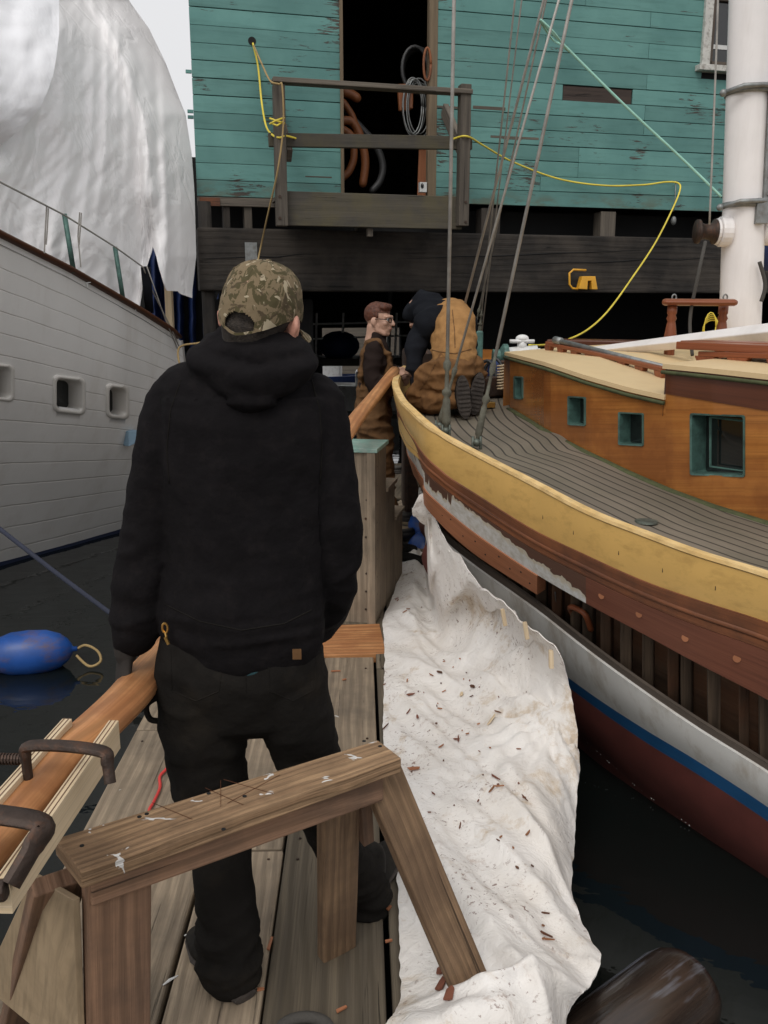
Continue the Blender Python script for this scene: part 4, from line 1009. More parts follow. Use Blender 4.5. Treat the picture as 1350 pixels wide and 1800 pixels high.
# ---------------- foredeck gear
e=W(900,632,y=6.0);wl=thing('windlass',(e.x,e.y,e.z-.2),'white and green anchor windlass on the foredeck ahead of the cabin','windlass')
m=MB();a=W(890,624,y=6.0);b=W(944,620,y=6.0);m.tube([a,b],.05,18);m.tube([b,b+V((.02,0,0))],.03,12);c=(a+b)/2;m.tube([c,c+V((-.0,0,.10))],.032,14);m.ball(c+V((0,0,.10)),(.045,.035,.028));m.build('drum',M['whitemetal'],wl,smooth=True)
m=MB();c=W(917,600,y=5.98);m.tube([c-V((.08,0,0)),c+V((.085,0,0))],.013,10);m.build('cross_bar',M['whitemetal'],wl,smooth=True)
m=MB();c=W(884,627,y=6.0);m.tube([c-V((.02,0,0)),c-V((.0,0,0)),c+V((.03,0,0)),c+V((.035,0,0))],[.055,.085,.085,.05],18);m.tube([c-V((.07,0,0)),c],.05,14);m.build('gear',M['bronze'],wl,smooth=False,bevel=.003)
m=MB();c=W(893,670,y=5.95);m.box(c-V((0,0,.22)),c+V((0,0,.14)),.1,.12);m.build('pedestal',M['iron'],wl,bevel=.01)
def dk(px,py): return cast(deck_t,px,py,W(px,py,z=1.05))
p=W(838,650,y=6.3);m=MB();m.box(p-V((0,0,.25)),p+V((0,0,.27)),.085,.07);tag(m.build('green_post',M['bronze'],bevel=.01),'green post standing behind the kneeling man','post')
m=MB()
for k in range(4):
    a=dk(846+k*15,700-k*3);m.tube(catmull([a+V((0,0,.04)),a+V((-.03,.05,.18)),a+V((.05,.02,.24)),a+V((.10,-.02,.10)),a+V((.06,-.05,.03))],5),.012,7)
tag(m.build('black_tubing',M['greyhose'],smooth=True),'tangle of black tubing on the foredeck beside the windlass','tubing')
p=dk(868,700);m=MB();m.box(p+V((-.12,.05,.07)),p+V((.14,.1,.09)),.2,.13);tag(m.build('dark_crate',M['iron'],bevel=.01),'dark iron crate on the foredeck in front of the cabin','crate')
p=W(868,660,y=5.9);m=MB();m.ball(p,(.05,.05,.10));tag(m.build('blue_sack',M['bluetarp'],smooth=True),'blue sack beside the windlass pedestal','sack')
m=MB()
for k in range(9):
    c=W(880,645+k*5,y=5.7);m.tube([c+V((math.cos(rad(j*45))*.02,math.sin(rad(j*45))*.02,.012*j/8)) for j in range(9)],.006,5)
tag(m.build('pale_spring',M['pale'],smooth=True),'pale coiled spring of rope beside the windlass','rope coil')
a=dk(855,719);m=MB();m.box(a+V((-.06,0,.025)),a+V((.05,.02,.025)),.05,.035);tag(m.build('tool_block',M['brass'],bevel=.004),'small brass coloured block on the deck behind the boots','block')
m=MB();a=W(800,645,y=6.6);m.box(W(846,628,y=6.9),W(903,629,y=6.9),.05,.12);tag(m.build('varnished_locker',M['varnish']),'varnished orange panel seen past the foredeck gear','panel')
# ================================================================ WHITE BOAT (left)
wb=thing('white_boat',(-3,6.5,-.3),'white planked boat with brown cap rail and square portholes beside the dock','boat')
TT=[(-420,185),(-300,255),(-150,335),(0,415),(120,475),(200,521),(250,550),(300,582),(318,600)]
BB=[(-420,1110),(-300,1080),(-150,1040),(0,990),(120,958),(210,932),(260,915),(300,903),(345,890)]
yT=[(-420,4.3),(-300,4.75),(-150,5.3),(0,5.85),(120,6.45),(210,7.0),(260,7.4),(300,7.75),(318,7.95)]
yB=[(-420,5.4),(-300,5.8),(-150,6.3),(0,6.88),(120,7.45),(210,7.95),(260,8.2),(300,8.4),(345,8.6)]
def hs(px,v,out=0):
    # px measured along the rail; the stem rakes to the right lower down
    pxl=px+(27*max(v,0)**.8)*max(0,min(1,(px-230)/88))
    ty=interp(TT,px);by=interp(BB,px);f=v;y=interp(yT,px)*(1-f)+interp(yB,px)*f - .30*math.sin(math.pi*f)*(1 if px<200 else max(.1,(318-px)/118))
    p=W(pxl,ty+(by-ty)*v,y=y)
    return p+V((.75,-.65,0)).normalized()*out
PH=[(-28,20,640,697),(97,145,663,720),(190,222,678,730)]
def px2v(px,py): return (py-interp(TT,px))/(interp(BB,px)-interp(TT,px))
xs=set(list(range(-420,318,16))+[318])
for h in PH: xs.update([h[0],h[1]])
xs=sorted(xs);vs_=[k/24 for k in range(25)];hv=sorted(set(vs_))
m=MB();U=0
for a,b in zip(xs,xs[1:]):
    mid=(a+b)/2;hole=[h for h in PH if h[0]<=mid<=h[1]];du=(hs(b,.5)-hs(a,.5)).length
    va,vb=list(hv),list(hv);skip=-1
    if hole:
        h=hole[0];t0a,t0b=px2v(a,h[2]+(a-h[0])*.12),px2v(b,h[2]+(b-h[0])*.12);t1a,t1b=px2v(a,h[3]+(a-h[0])*.1),px2v(b,h[3]+(b-h[0])*.1)
        k0=max(k for k in range(25) if hv[k]<=min(t0a,t0b)+.02);k1=min(k for k in range(25) if hv[k]>=max(t1a,t1b)-.02)
        if k1<=k0+1:k1=k0+2
        va=hv[:k0]+[t0a,t1a]+hv[k1:] if True else va;vb=hv[:k0]+[t0b,t1b]+hv[k1:];skip=k0
        if va[-1]!=1:pass
    for j in range(len(va)-1):
        if j==skip:continue
        o=len(m.v);m.v+=[hs(a,va[j]),hs(b,vb[j]),hs(b,vb[j+1]),hs(a,va[j+1])]
        m.face([o+3,o+2,o+1,o],[(U,va[j+1]),(U+du,vb[j+1]),(U+du,vb[j]),(U,va[j])],.5)
    U+=du
me=m.mesh('hull')
import bmesh
b=bmesh.new();b.from_mesh(me);bmesh.ops.remove_doubles(b,verts=b.verts,dist=.0005);b.to_mesh(me);b.free()
link('hull',me,M['seams'],wb,True)
for h in PH:
    def rr2(g,r=9):
        P_=[]
        for cx,cy,a0 in ((h[1]-r-g,h[2]+r+g,-90),(h[1]-r-g,h[3]-r-g,0),(h[0]+r+g,h[3]-r-g,90),(h[0]+r+g,h[2]+r+g,180)):
            for k in range(6):
                a=rad(a0+90*k/5);x=cx+r*math.cos(a);y=cy+r*math.sin(a)+.11*(x-h[0]);P_.append((x,y))
        return P_
    Q=lambda g,out:[hs(x,px2v(x,y),out) for x,y in rr2(g)]
    rings=[Q(-4.5,-.01),Q(-4,.012),Q(0,.015),Q(2,.004),[p-V((.75,-.65,0)).normalized()*.16 for p in Q(4,0)]]
    m=MB();n=len(rings[0]);m.grid([[rg[k%n] for k in range(n+1)] for rg in rings]);pf=m.build('porthole',M['whitehull'],wb,smooth=True)
    m=MB();m.v+=rings[-1];m.face(list(range(n)),[(0,0)]*n,.5);setpar2(m.build('glass',M['glass']),pf)
# cap, stripe, bottom
xr=list(range(-420,319,12));m=MB();m.tube([hs(x,0,.0)+V((0,0,.012)) for x in xr],[(.05,.022)]*len(xr),8,side=V((.75,-.65,0)));m.build('cap_rail',M['caprail'],wb,smooth=True)
m=MB();G=[[hs(x,1,.006)+V((0,0,.03)),hs(x,1,.004)-V((0,0,.05)),hs(x,1)-V((0,0,.06))] for x in xr];m.grid(G,flip=True);m.build('boot_stripe',M['navy'],wb,smooth=True)
m=MB();G=[[hs(x,1)-V((0,0,.06)),hs(x,1,-.18)-V((0,0,.22)),hs(x,1,-.7)-V((0,0,.6))] for x in xr];m.grid(G,flip=True);m.build('bottom',M['antifoul'],wb,smooth=True)
m=MB();G=[[hs(318,v)+V((.0,.0,0)),hs(318,v)+V((-.02,.2,0)),hs(318,v)+V((-1.6,.9,0))] for v in hv];m.grid(G);m.build('far_side',M['whitehull'],wb,smooth=True)
m=MB();m.grid([[hs(x,0)-V((0,0,.05)),hs(x,0)+V((-1.2,.9,-.03)),hs(x,0)+V((-2.6,1.9,-.05))] for x in xr]);m.build('deck',M['deck'],wb)
# cleat blocks on the hull
p=hs(226,px2v(226,768),.0);m=MB();m.prism([p+V((-.06,-.02,.06)),p+V((.03,.03,.06)),p+V((.03,.03,-.03)),p+V((-.06,-.02,-.07))],V((.08,-.06,0)));m.build('blue_chock',plain('pale_blue_paint',(.22,.33,.42),.5),wb,bevel=.006)
for px,py in ((152,498),(237,541)):
    p=hs(px,px2v(px,py),.008);m=MB();m.box(p+V((-.02,0,0)),p+V((.025,.01,.008)),.015,.008);m.tube([p,p-V((0,0,.025))],.004,5);m.build('scupper_clip',M['whitemetal'],wb)
# stanchions and lifeline
st=[((130,480),(113,376)),((217,530),(202,434))]
for (bx_,by_),(tx,ty) in st:
    y0=interp(yT,bx_)-.03;m=MB();m.tube([W(bx_,by_,y=y0),W(tx,ty,y=y0)],.018,8);m.build('stanchion',M['bronze'],wb,smooth=True)
m=MB();m.tube([W(-250,190,y=4.8),W(0,320,y=5.75),W(82,362,y=6.15),W(113,378,y=6.35),W(202,434,y=6.9),W(252,470,y=7.3),W(262,500,y=7.4),W(300,575,y=7.7),W(315,610,y=7.85)],.006,6);m.build('lifeline',M['wire'],wb,smooth=True)
m=MB();m.tube([W(258,468,y=7.3),W(290,560,y=7.6),W(313,615,y=7.8)],.005,5);m.build('lifeline',M['wire'],wb,smooth=True)
for px in (82,140):
    y=interp(yT,px)-.1;m=MB();m.tube([W(px,362 if px==82 else 373,y=y),W(px-3,415,y=y),W(px-4 if px==82 else px+2,445 if px==82 else 470,y=y)],.005,5);m.tube([W(px+3,366 if px==82 else 374,y=y),W(px+1,405,y=y),W(px-1,430,y=y)],.005,5)
    tag(m.build('tie_line',M['wire']),'thin tie line hanging from the %s of the plastic cover'%('lifeline in front' if px==82 else 'tucked hem knot'),'line')
m=MB();m.tube([W(255,470,y=7.35),W(262,545,y=7.45)],.035,8);m.tube([W(262,470,y=7.38),W(268,550,y=7.45)],.012,8);m.build('bow_fitting',M['greyhood'],wb,smooth=True)
# ---------------- plastic cover over the boat
SIL=[(-200,205),(-120,212),(0,226),(50,262),(110,291),(160,310),(200,326),(270,337),(340,342),(450,345),(512,338)]
def cover_pt(i,j,n,mr):
    pass
NC,NR=240,150;cols=[]
for i in range(NC+1):
    f=i/NC;col=[]
    # bottom row pixel per column
    for j in range(NR+1):
        g=j/NR
        # bottom pixel as function of column position along the hem
        xb=-420+(338+420)*f
        if xb<243: yb=interp(TT,xb)+14
        elif xb<292: yb=interp([(243,560),(252,478),(262,432),(275,470),(292,510)],xb)
        else: yb=interp([(292,511),(315,512),(316,516),(338,524)],xb)
        ytop=-200
        py=ytop+(yb-ytop)*g
        sr=interp(SIL,min(py,512))
        px=-420+(sr+420)*f
        d=interp([(0,4.5),(.55,6.0),(.8,7.0),(.93,7.6),(1,8.05)],f)
        d+=(1-g)*.95
        # folds running down, gathered toward the tie point
        gx=px+ (262-px)*.25*math.exp(-((g-.95)/.22)**2)
        fold=.0
        for fr_,am in ((.013,.17),(.033,.085),(.085,.026)):
            q=nz(gx*fr_+.2*nz(g*2,f*3),g*1.1+fr_*40,fr_*100);fold+=am*.58*(1-2.8*math.sqrt(q*q+.004))
        fine=.030*nz(gx*.045,py*.025,5)+.012*(1-3*math.sqrt(nz(gx*.05+py*.03,py*.02,15)**2+.003))
        edge=min(1,(1-f)*12)
        taper=.35+.65*g
        d-= (fold*taper+fine)*edge*.8+(.10 if False else 0)
        if 225<xb<300: d+=.25*math.exp(-((py-435)/60)**2)*math.exp(-((px-262)/14)**2)
        if py>512:pass
        col.append(W(px,py,y=max(d,3)))
    cols.append(col)
m=MB();m.grid(cols,flip=True)
tag(m.build('boat_cover',M['wrap'],smooth=True,solid=.006),'creased white plastic sheet draped in vertical folds over the left boat','boat cover')
# second brighter sheet overlapping on the left
ED=[(-200,112),(-80,108),(0,104),(60,104),(100,99),(130,94),(160,84),(190,70),(215,50),(235,28),(255,2),(275,-30),(300,-75),(330,-150)]
G=[]
for i in range(61):
    f=i/60;col=[]
    for j in range(71):
        py=-200+530*j/70;sr=interp(ED,py);px=-420+(sr+420)*f
        d=interp([(0,4.25),(.55,5.2),(1,6.05)],f)-.10+1.35*(330-py)/530+.04*nz(px*.02,py*.012,3)+.015*nz(px*.06,py*.05,7)
        col.append(W(px,py,y=d))
    G.append(col)
m=MB();m.grid(G,flip=True);tag(m.build('top_sheet',M['wrap2'],smooth=True,solid=.006),'smoother bright white sheet with a curved edge lying over the folded cover','plastic sheet')
# tucked outer flap: torn hem of the cover above the rail
G=[]
for i in range(0):
    x=-300+i*(148+300)/69;col=[]
    hem=interp([(-300,240),(0,348),(30,362),(60,388),(100,384),(128,373),(148,372)],x)+3*nz(x*.09)+2*nz(x*.3)
    for j in range(13):
        g=j/12;py=hem-120*(1-g);d=interp([(-420,4.4),(0,5.72),(148,6.42)],x)-.06-.10*g**2+.03*nz(x*.03,g*2)+.02*nz(x*.1,g*3)+(.12*(1-g))
        col.append(W(x,py,y=d))
    G.append(col)
if G: m=MB();m.grid(G,flip=True);tag(m.build('cover_flap',M['wrap'],smooth=True,solid=.006),'outer flap of plastic with a ragged hem above the white boat rail','plastic flap')
# blue tarpaulins behind the bow
G=[]
for i in range(60):
    u=i/59;x=255+(390-255)*u;G.append([W(x+3*nz(j*.6),430+j*14,y=9.6+.10*math.sin(u*38)+.06*nz(u*9,j*.3)+u*.4) for j in range(20)])
m=MB();m.grid(G,flip=True);tag(m.build('blue_tarpaulin',M['bluetarp'],smooth=True),'dark blue tarpaulin hanging behind the bow of the white boat','tarpaulin')
m=MB();a=W(297,510,y=8.3);b=W(300,600,y=8.3);m.box(b-V((0,0,.3)),a+V((0,0,.4)),.085,.06);tag(m.build('pale_stud',M['pale'],bevel=.004),'pale upright stud between the plastic cover and blue tarpaulin','post')
m=MB();m.box(V((-2.1,9.9,-.5)),V((-2.1,9.9,3.2)),1.2,.05,up=(0,1,0));tag(m.build('dark_screen',M['black']),'black screen behind the blue tarpaulin','screen')
# ================================================================ DROP CLOTH
CR=[[(708,968,.005),(728,966,.01),(745,972,.0),(751,945,('y',4.25)),(752,908,('y',4.18)),(753,866,('y',4.1))],
[(700,1010,.0),(728,1008,.015),(750,1020,.0),(752,1005,('y',4.25)),(763,960,('y',4.1)),(771,918,('y',4.02))],
[(690,1048,.0),(725,1046,.015),(757,1060,.0),(764,1048,('y',4.2)),(782,1008,('y',4.0)),(800,968,('y',3.88))],
[(673,1090,.0),(715,1085,.012),(762,1096,.0),(784,1074,('y',4.05)),(808,1045,('y',3.85)),(836,1012,('y',3.66))],
[(675,1120,.0),(720,1118,.012),(768,1130,.0),(800,1100,.13),(838,1070,.28),(866,1042,.53)],
[(676,1155,.0),(725,1152,.02),(775,1160,.015),(830,1130,.13),(872,1100,.26),(900,1072,.50)],
[(675,1195,.0),(730,1190,.03),(790,1200,.03),(850,1165,.13),(905,1135,.26),(940,1103,.47)],
[(674,1240,.0),(735,1235,.02),(800,1235,.02),(868,1210,.11),(930,1180,.22),(982,1145,.42)],
[(673,1280,.0),(740,1278,.012),(810,1275,.02),(885,1255,.10),(950,1230,.18),(1001,1195,.30)],
[(676,1330,.0),(745,1325,.012),(815,1325,.02),(895,1310,.07),(960,1290,.10),(1012,1262,.18)],
[(684,1390,.0),(750,1385,.012),(825,1385,.02),(905,1375,.04),(965,1360,.04),(1018,1350,.03)],
[(692,1450,.0),(755,1448,.012),(830,1450,.02),(905,1445,.03),(962,1430,.0),(1012,1430,-.08)],
[(698,1520,.0),(758,1515,.012),(835,1515,.02),(905,1515,.03),(958,1505,.0),(1008,1505,-.12)],
[(700,1590,.0),(760,1585,.012),(835,1585,.02),(905,1585,.03),(955,1580,.0),(1004,1575,-.12)],
[(702,1650,.0),(762,1645,.012),(838,1645,.02),(905,1645,.03),(960,1640,.0),(1018,1645,-.10)],
[(703,1705,.0),(765,1705,.012),(840,1700,.02),(915,1695,.03),(975,1690,.02),(1053,1710,-.06)],
[(704,1755,.0),(768,1752,.012),(838,1740,.02),(910,1725,.04),(975,1715,.04),(1036,1738,-.02)],
[(690,1785,.015),(770,1762,.05),(850,1738,.09),(915,1722,.09),(965,1728,.07),(1025,1752,.0)],
[(680,1798,.02),(765,1790,.07),(840,1765,.10),(915,1750,.09),(960,1765,.05),(1000,1790,-.05)],
[(660,1840,.0),(750,1850,.04),(840,1850,.05),(915,1850,.04),(960,1860,.0),(985,1870,-.1)],
[(650,1920,.0),(740,1930,.01),(840,1930,.01),(915,1930,.0),(960,1940,-.05),(985,1950,-.15)]]
rowsW=[catmull([(W(a,b,y=z[1]) if isinstance(z,tuple) else W(a,b,z=z+.012)) for a,b,z in r],16) for r in CR]
nj=len(rowsW[0]);fineC=[catmull([r[j] for r in rowsW],12) for j in range(nj)]   # [j][i]
ni=len(fineC[0]);G=[[fineC[j][i] for j in range(nj)] for i in range(ni)]
def ridge(x): return (1-min(1,math.sqrt(x*x+.0012)*2.6))**2
for i in range(ni):
    for j in range(nj):
        p=G[i][j];f=j/(nj-1);g=i/(ni-1)
        k=min(1,f*4)*1.0
        a=p.x*1.0+p.y*.35;h=0
        h+=.020*ridge(nz(a*5.5,p.y*.9,3))*k
        h+=.034*ridge(nz(a*3.2+1.7,p.y*.55,9))*k*(.5+f)
        h+=.010*nz(a*11,p.y*3,5)+.003*nz(a*35,p.y*22,7)+.020*ridge(nz(a*8,p.y*1.1,21))*k+.010*ridge(nz(a*5,p.y*5,31))*k
        lift=min(1,max(0,p.z-.03)*5)
        h+=lift*min(1,(1-f)*9)*(.050*math.sin(i*.32+2.2*nz(i*.055,j*.04))*(.4+.6*(1-f))+.028*ridge(nz(i*.085,j*.022,40)))
        # folds radiating from the pinned corner
        c=G[0][0]
        pc=W(982,1150,z=.42);dx=p.x-pc.x;dy=p.y-pc.y;ang=math.atan2(dy,dx);r=math.hypot(dx,dy)
        if p.z>.02: h+=.022*math.sin(ang*15+nz(r*5)*1.5)*min(1,r*5)*max(0,1-r/1.1)*min(1,p.z*8)+.018*nz(p.x*9,p.y*6,p.z*9)*min(1,p.z*5)
        if p.z>.1: h=h*min(1,.15+(1-f)*8)-(.030*abs(math.sin(i*.115))+.012*nz(i*.21,7))*f**8
        G[i][j]=p+V((0,-.15*h,h))+(V((.006*nz(i*.3,1),.006*nz(i*.3,4),0)) if j in (0,nj-1) else V((0,0,0)))
m=MB();m.grid(G);clm=m.mesh('drop_cloth');cloth_t=bvh(clm);link('drop_cloth',clm,M['cotton'],None,True,solid=.004,off=-1)
tag(bpy.data.objects['drop_cloth'],'long creased white drop cloth spread over the dock and pinned up to the hull','drop cloth')
# a second crumple: gathered fold by the valley, torn scraps
def scrap(pts,label,th=.006):
    m=MB();a=[W(x,y,z=z) for x,y,z in pts]
    G2_=[];L=catmull(a,6)
    for k,p in enumerate(L):
        f=k/(len(L)-1);w_=th*6*math.sin(math.pi*min(1,f*.9+.1))
        G2_.append([p+V((w_*(q-1.5)*.6,w_*.2*nz(k*.4,q),w_*.5*nz(k*.3,q*2.))) for q in range(4)])
    m.grid(G2_);return tag(m.build('cloth_scrap',M['cotton'],smooth=True,solid=.003),label,'cloth scrap','torn cloth at the hull')
scrap([(753,868,.80),(748,890,.74),(752,915,.66),(768,925,.62)],'narrow torn rag hanging at the top end of the drop cloth',.012)
for (x,y,z,a) in ((890,1083,.49,.35),(929,1106,.46,.3),(973,1156,.41,.02)):
    p=W(x,y,z=z)+V((-.012,-.02,0));m=MB();d=V((math.sin(a)*.5,-.25,-1)).normalized()
    m.box(p-d*.032,p+d*.032,.015,.008);m.box(p-d*.032+V((0,.011,0)),p+d*.032+V((0,.013,0)),.015,.008);m.tube([p+V((-.007,.004,0)),p+V((.007,.004,0))],.004,6)
    tag(m.build('clothespin',M['pale'],bevel=.001),{890:'wooden clothespin farthest along the hull holding the drop cloth',929:'wooden clothespin between the other two on the drop cloth',973:'wooden clothespin at the raised corner of the drop cloth'}[x],'clothespin','clothespins holding the drop cloth')
# ---------------- wood chips lying on the cloth
def chip(px,py,l,w_,a,label='small brown wood chip lying on the white drop cloth',mat='chip',grp='wood chips scattered on the drop cloth'):
    p=cast(cloth_t,px,py)
    if not p:return
    h=cloth_t.ray_cast(p+V((0,0,.3)),V((0,0,-1)));n=h[1] if h[0] else V((0,0,1))
    if n.z<0:n=-n
    d=V((math.cos(a),math.sin(a),0));d=(d-n*d.dot(n)).normalized();s=n.cross(d)
    m=MB();q=[(-.5,-.2),(-.3,-.5),(.35,-.4),(.5,.05),(.2,.5),(-.45,.35)]
    q=[(x+random.uniform(-.08,.08),y+random.uniform(-.1,.1)) for x,y in q]
    m.prism([p+n*.004+d*x*l+s*y*w_+n*(abs(x)*l*.15) for x,y in q],n*.004)
    tag(m.build('wood_chip',M[mat]),label,'wood chip',grp)
chip(728,1354,.045,.020,.1,'flat reddish wood chip beside the sawhorse top','newplank')
chip(866,1268,.05,.016,.3,'pale tan chip on the ridge in the middle of the cloth','pale')
chip(813,1221,.022,.018,1,'yellowish chip in the upper middle of the cloth','pale')
chip(832,1208,.035,.014,2.2,'dark brown torn chip near the yellowish chip','caprail')
chip(774,1183,.04,.010,2.3,'dark splinter in the fold valley of the cloth','caprail')
chip(722,1223,.035,.012,2.9,'reddish splinter near the left edge of the cloth','redplank')
chip(735,1262,.028,.010,1.5,'reddish upright sliver near the left edge of the cloth','redplank')
for px,py,l in ((777,1735,.05),(790,1752,.045),(775,1710,.03)):
    chip(px,py,l,.022,1.2,'reddish wood offcut lying at the foot of the sawhorse leg','redplank','offcuts by the sawhorse leg')
random.seed(3)
for k in range(70):
    t=random.choice([(760,1175,45,60),(800,1175,50,30),(845,1200,50,35),(800,1330,90,90),(790,1420,80,60),(895,1385,30,30),(740,1250,50,60),(840,1290,80,50),(925,1500,30,50),(720,1060,35,50),(960,1640,15,40)])
    chip(random.gauss(t[0],t[2]*.6),random.gauss(t[1],t[3]*.6),random.choice((.006,.009,.012,.016,.028,.04))*random.uniform(.8,1.2),random.uniform(.0025,.007),random.uniform(0,6.3),mat=random.choice(['chip','caprail','redplank','chip']))
# ================================================================ SAWHORSE
sh=thing('sawhorse',W(400,1700,z=0),'old timber sawhorse with paint splashed top across the foreground','sawhorse')
Tz=.675;A_=W(95,1474,z=Tz);B_=W(141,1533,z=Tz);C_=W(706,1332,z=Tz);D_=W(664,1300,z=Tz)
m=MB();m.prism([B_-V((0,0,.036)),C_-V((0,0,.036)),D_-V((0,0,.036)),A_-V((0,0,.036))],V((0,0,.036)));
m.t=[.5]*len(m.t);m.build('top_board',M['sawtop'],sh,bevel=.004)
bd=(C_-B_).normalized();bs=V((-bd.y,bd.x,0))   # away from the camera
mid0=(A_+B_)/2;mid1=(C_+D_)/2
m=MB();m.box(mid0+bd*.03-V((0,0,.072))+bs*.006,mid1-bd*.035-V((0,0,.072))+bs*.006,.070,.068);m.build('under_rail',M['sawred'],sh,bevel=.005)
def leg(top,bot,w_,t,mat):
    m=MB();m.box(top,bot,t,w_,up=bd);m.build('leg',mat,sh,bevel=.004)
leg(W(662,1352,z=.615)-bs*.012,W(836,1742,z=.03)-V((0,0,.02)),.098,.036,M['sawwood'])
leg(W(600,1372,z=.61)+bs*.01,W(592,1672,z=.0)+bs*.0,.10,.036,M['sawwood'])
leg(W(203,1512,z=.63)-bs*.008,W(208,1960,z=.0),.125,.036,M['sawred'])
leg(W(112,1560,z=.60)+bs*.03,W(40,1790,z=.0),.10,.036,M['sawred'])
m=MB();m.prism([W(70,1536,z=.60),W(141,1577,z=.585),W(150,1815,z=.26),W(70,1800,z=.16),W(-2,1742,z=.13),W(-2,1688,z=.24)][::-1],-bd*.014+V((0,0,0)));m.build('gusset',M['ply'],sh,bevel=.002)
m=MB();m.box(W(627,1395,z=.53)+bs*.0,W(652,1480,z=.40)+bs*.05,.09,.03,up=bd);m.build('end_cleat',M['sawred'],sh,bevel=.003)
# saw kerfs and nail heads in the top
m=MB()
for (x0,y0,x1,y1) in ((268,1411,338,1440),(361,1385,428,1415),(393,1370,480,1395),(388,1372,388,1418),(400,1412,492,1362)):
    a=W(x0,y0,z=Tz+.0006);b=W(x1,y1,z=Tz+.0006);m.box(a,b,.0009,.001)
m.build('saw_kerf',M['caprail'],sh)
m=MB()
for x,y in ((144,1487),(367,1395),(393,1458),(430,1400),(640,1303),(668,1312),(258,1431),(245,1436)): a=W(x,y,z=Tz);m.tube([a,a+V((0,0,.0012))],.0045,8)
m.build('nail_hole',M['black'],sh)
# long white drip on the front edge
m=MB();a=W(197,1490,z=Tz-.002)-bs*.0035;m.tube([a,a-V((0,0,.02)),a-V((.002,0,.04))],[.003,.004,.003],6);m.build('paint_drip',M['whitemetal'],sh)
# ================================================================ LONG PLANK, BATTENS, CLAMPS
PLp=[W(-60,1522,z=.79),W(44,1407,z=.79),W(111,1330,z=.79),W(159,1289,z=.79),W(222,1228,z=.795),W(275,1165,y=2.12)]
hand=W(222,1190,z=.80)
far=[W(625,738,y=4.35),W(660,695,y=4.95),W(694,652,y=5.6)]
mid=[PLp[-1]*(1-f)+far[0]*f-V((0,0,.05*math.sin(math.pi*f))) for f in (.25,.5,.75)]
pts=catmull(PLp+mid+far,8);n=len(pts)
m=MB();m.tube(pts,[(.052-.016*max(0,(k-n*.4)/(n*.6)),.034-.004*k/n) for k in range(n)],14,side=V((.75,.66,0)));plk=tag(m.build('long_plank',M['fir'],smooth=True),'long fresh fir spar carried by the capped man and the red haired man','plank')
def batten(x0,y0,x1,y1,zt,label,h_=.062,t=.020):
    a=W(x0,y0,z=zt);b=W(x1,y1,z=zt);dd=(b-a).normalized();sd=V((dd.y,-dd.x,0))
    m=MB();m.box(a-V((0,0,h_/2)),b-V((0,0,h_/2)),t,h_)
    o=tag(m.build('plywood_batten',M['pale'],bevel=.001),label,'batten','plywood battens clamped along the plank')
    m=MB()
    for k in (-.25,.2):m.box(a+sd*t*k+V((0,0,.0006)),b+sd*t*k+V((0,0,.0006)),.0018,.001)
    setpar2(m.build('ply_layer',M['sawred']),o);return a,b,dd,sd
batten(-75,1478,118,1263,.835,'pale plywood batten on the water side of the plank')
ba=batten(4,1542,200,1266,.835,'pale plywood batten on the dock side of the plank')
def clamp(cl,cr,label,drop,w_,t,screw_end,arm):
    e=thing('c_clamp',cr,label,'clamp','clamps gripping the plywood battens')
    m=MB();mp=[cl-V((0,0,drop*.9)),cl-V((0,0,drop*.3)),cl*.97+cr*.03+V((0,0,.0)),(cl+cr)/2+V((0,0,.006)),cr*.97+cl*.03,cr+arm*.35,cr+arm]
    m.tube(catmull(mp,6),[(w_*(.8 if k<6 or k>30 else 1),t) for k in range(37)],8,side=V((.0,.9,.25)));m.build('frame',M['iron'],e,smooth=True,bevel=.002)
    return e
# far clamp
cl=W(44,1312,z=.885);cr=W(186,1322,z=.885)
e=clamp(cl,cr,'rusty C clamp farther up the plank near the capped man with its screw pointing left',.07,.014,.009,None,V((.01,-.02,-.05)))
a=W(52,1335,z=.83);b=a+V((-.13,.01,.0));m=MB();m.tube([a,b],.009,10)
for k in range(22):
    c=a*(1-k/22)+b*(k/22);m.tube([c,c+V((-.0025,0,0))],.0115,10)
m.build('screw',M['iron'],e)
# near clamp
cl=W(-60,1430,z=.90);cr=W(80,1450,z=.885)
e=clamp(cl,cr,'larger rusty C clamp nearest the camera at the low end of the plank',.07,.021,.011,None,V((-.035,-.06,-.06)))
p=cr+V((-.04,-.065,-.065));m=MB();m.tube([p,p+V((-.03,0,-.002))],.016,10);m.build('anvil',M['iron'],e,bevel=.003)
# ================================================================ WOODEN STEPS
sp=thing('wooden_steps',W(650,1050,z=0),'grey box steps with a mint painted top standing on the dock beside the drop cloth','steps')
P0=W(662,1094,z=0);P1=W(707,1012,z=0);sd=(P1-P0);sd.z=0;Ls=sd.length;sd.normalize();sw=V((-sd.y,sd.x,0))*.42  # sw toward the left
tops=[W(676,775,y=P0.y+.05).z,W(690,858,y=P0.y+.35).z,W(703,932,y=P0.y+.65).z]
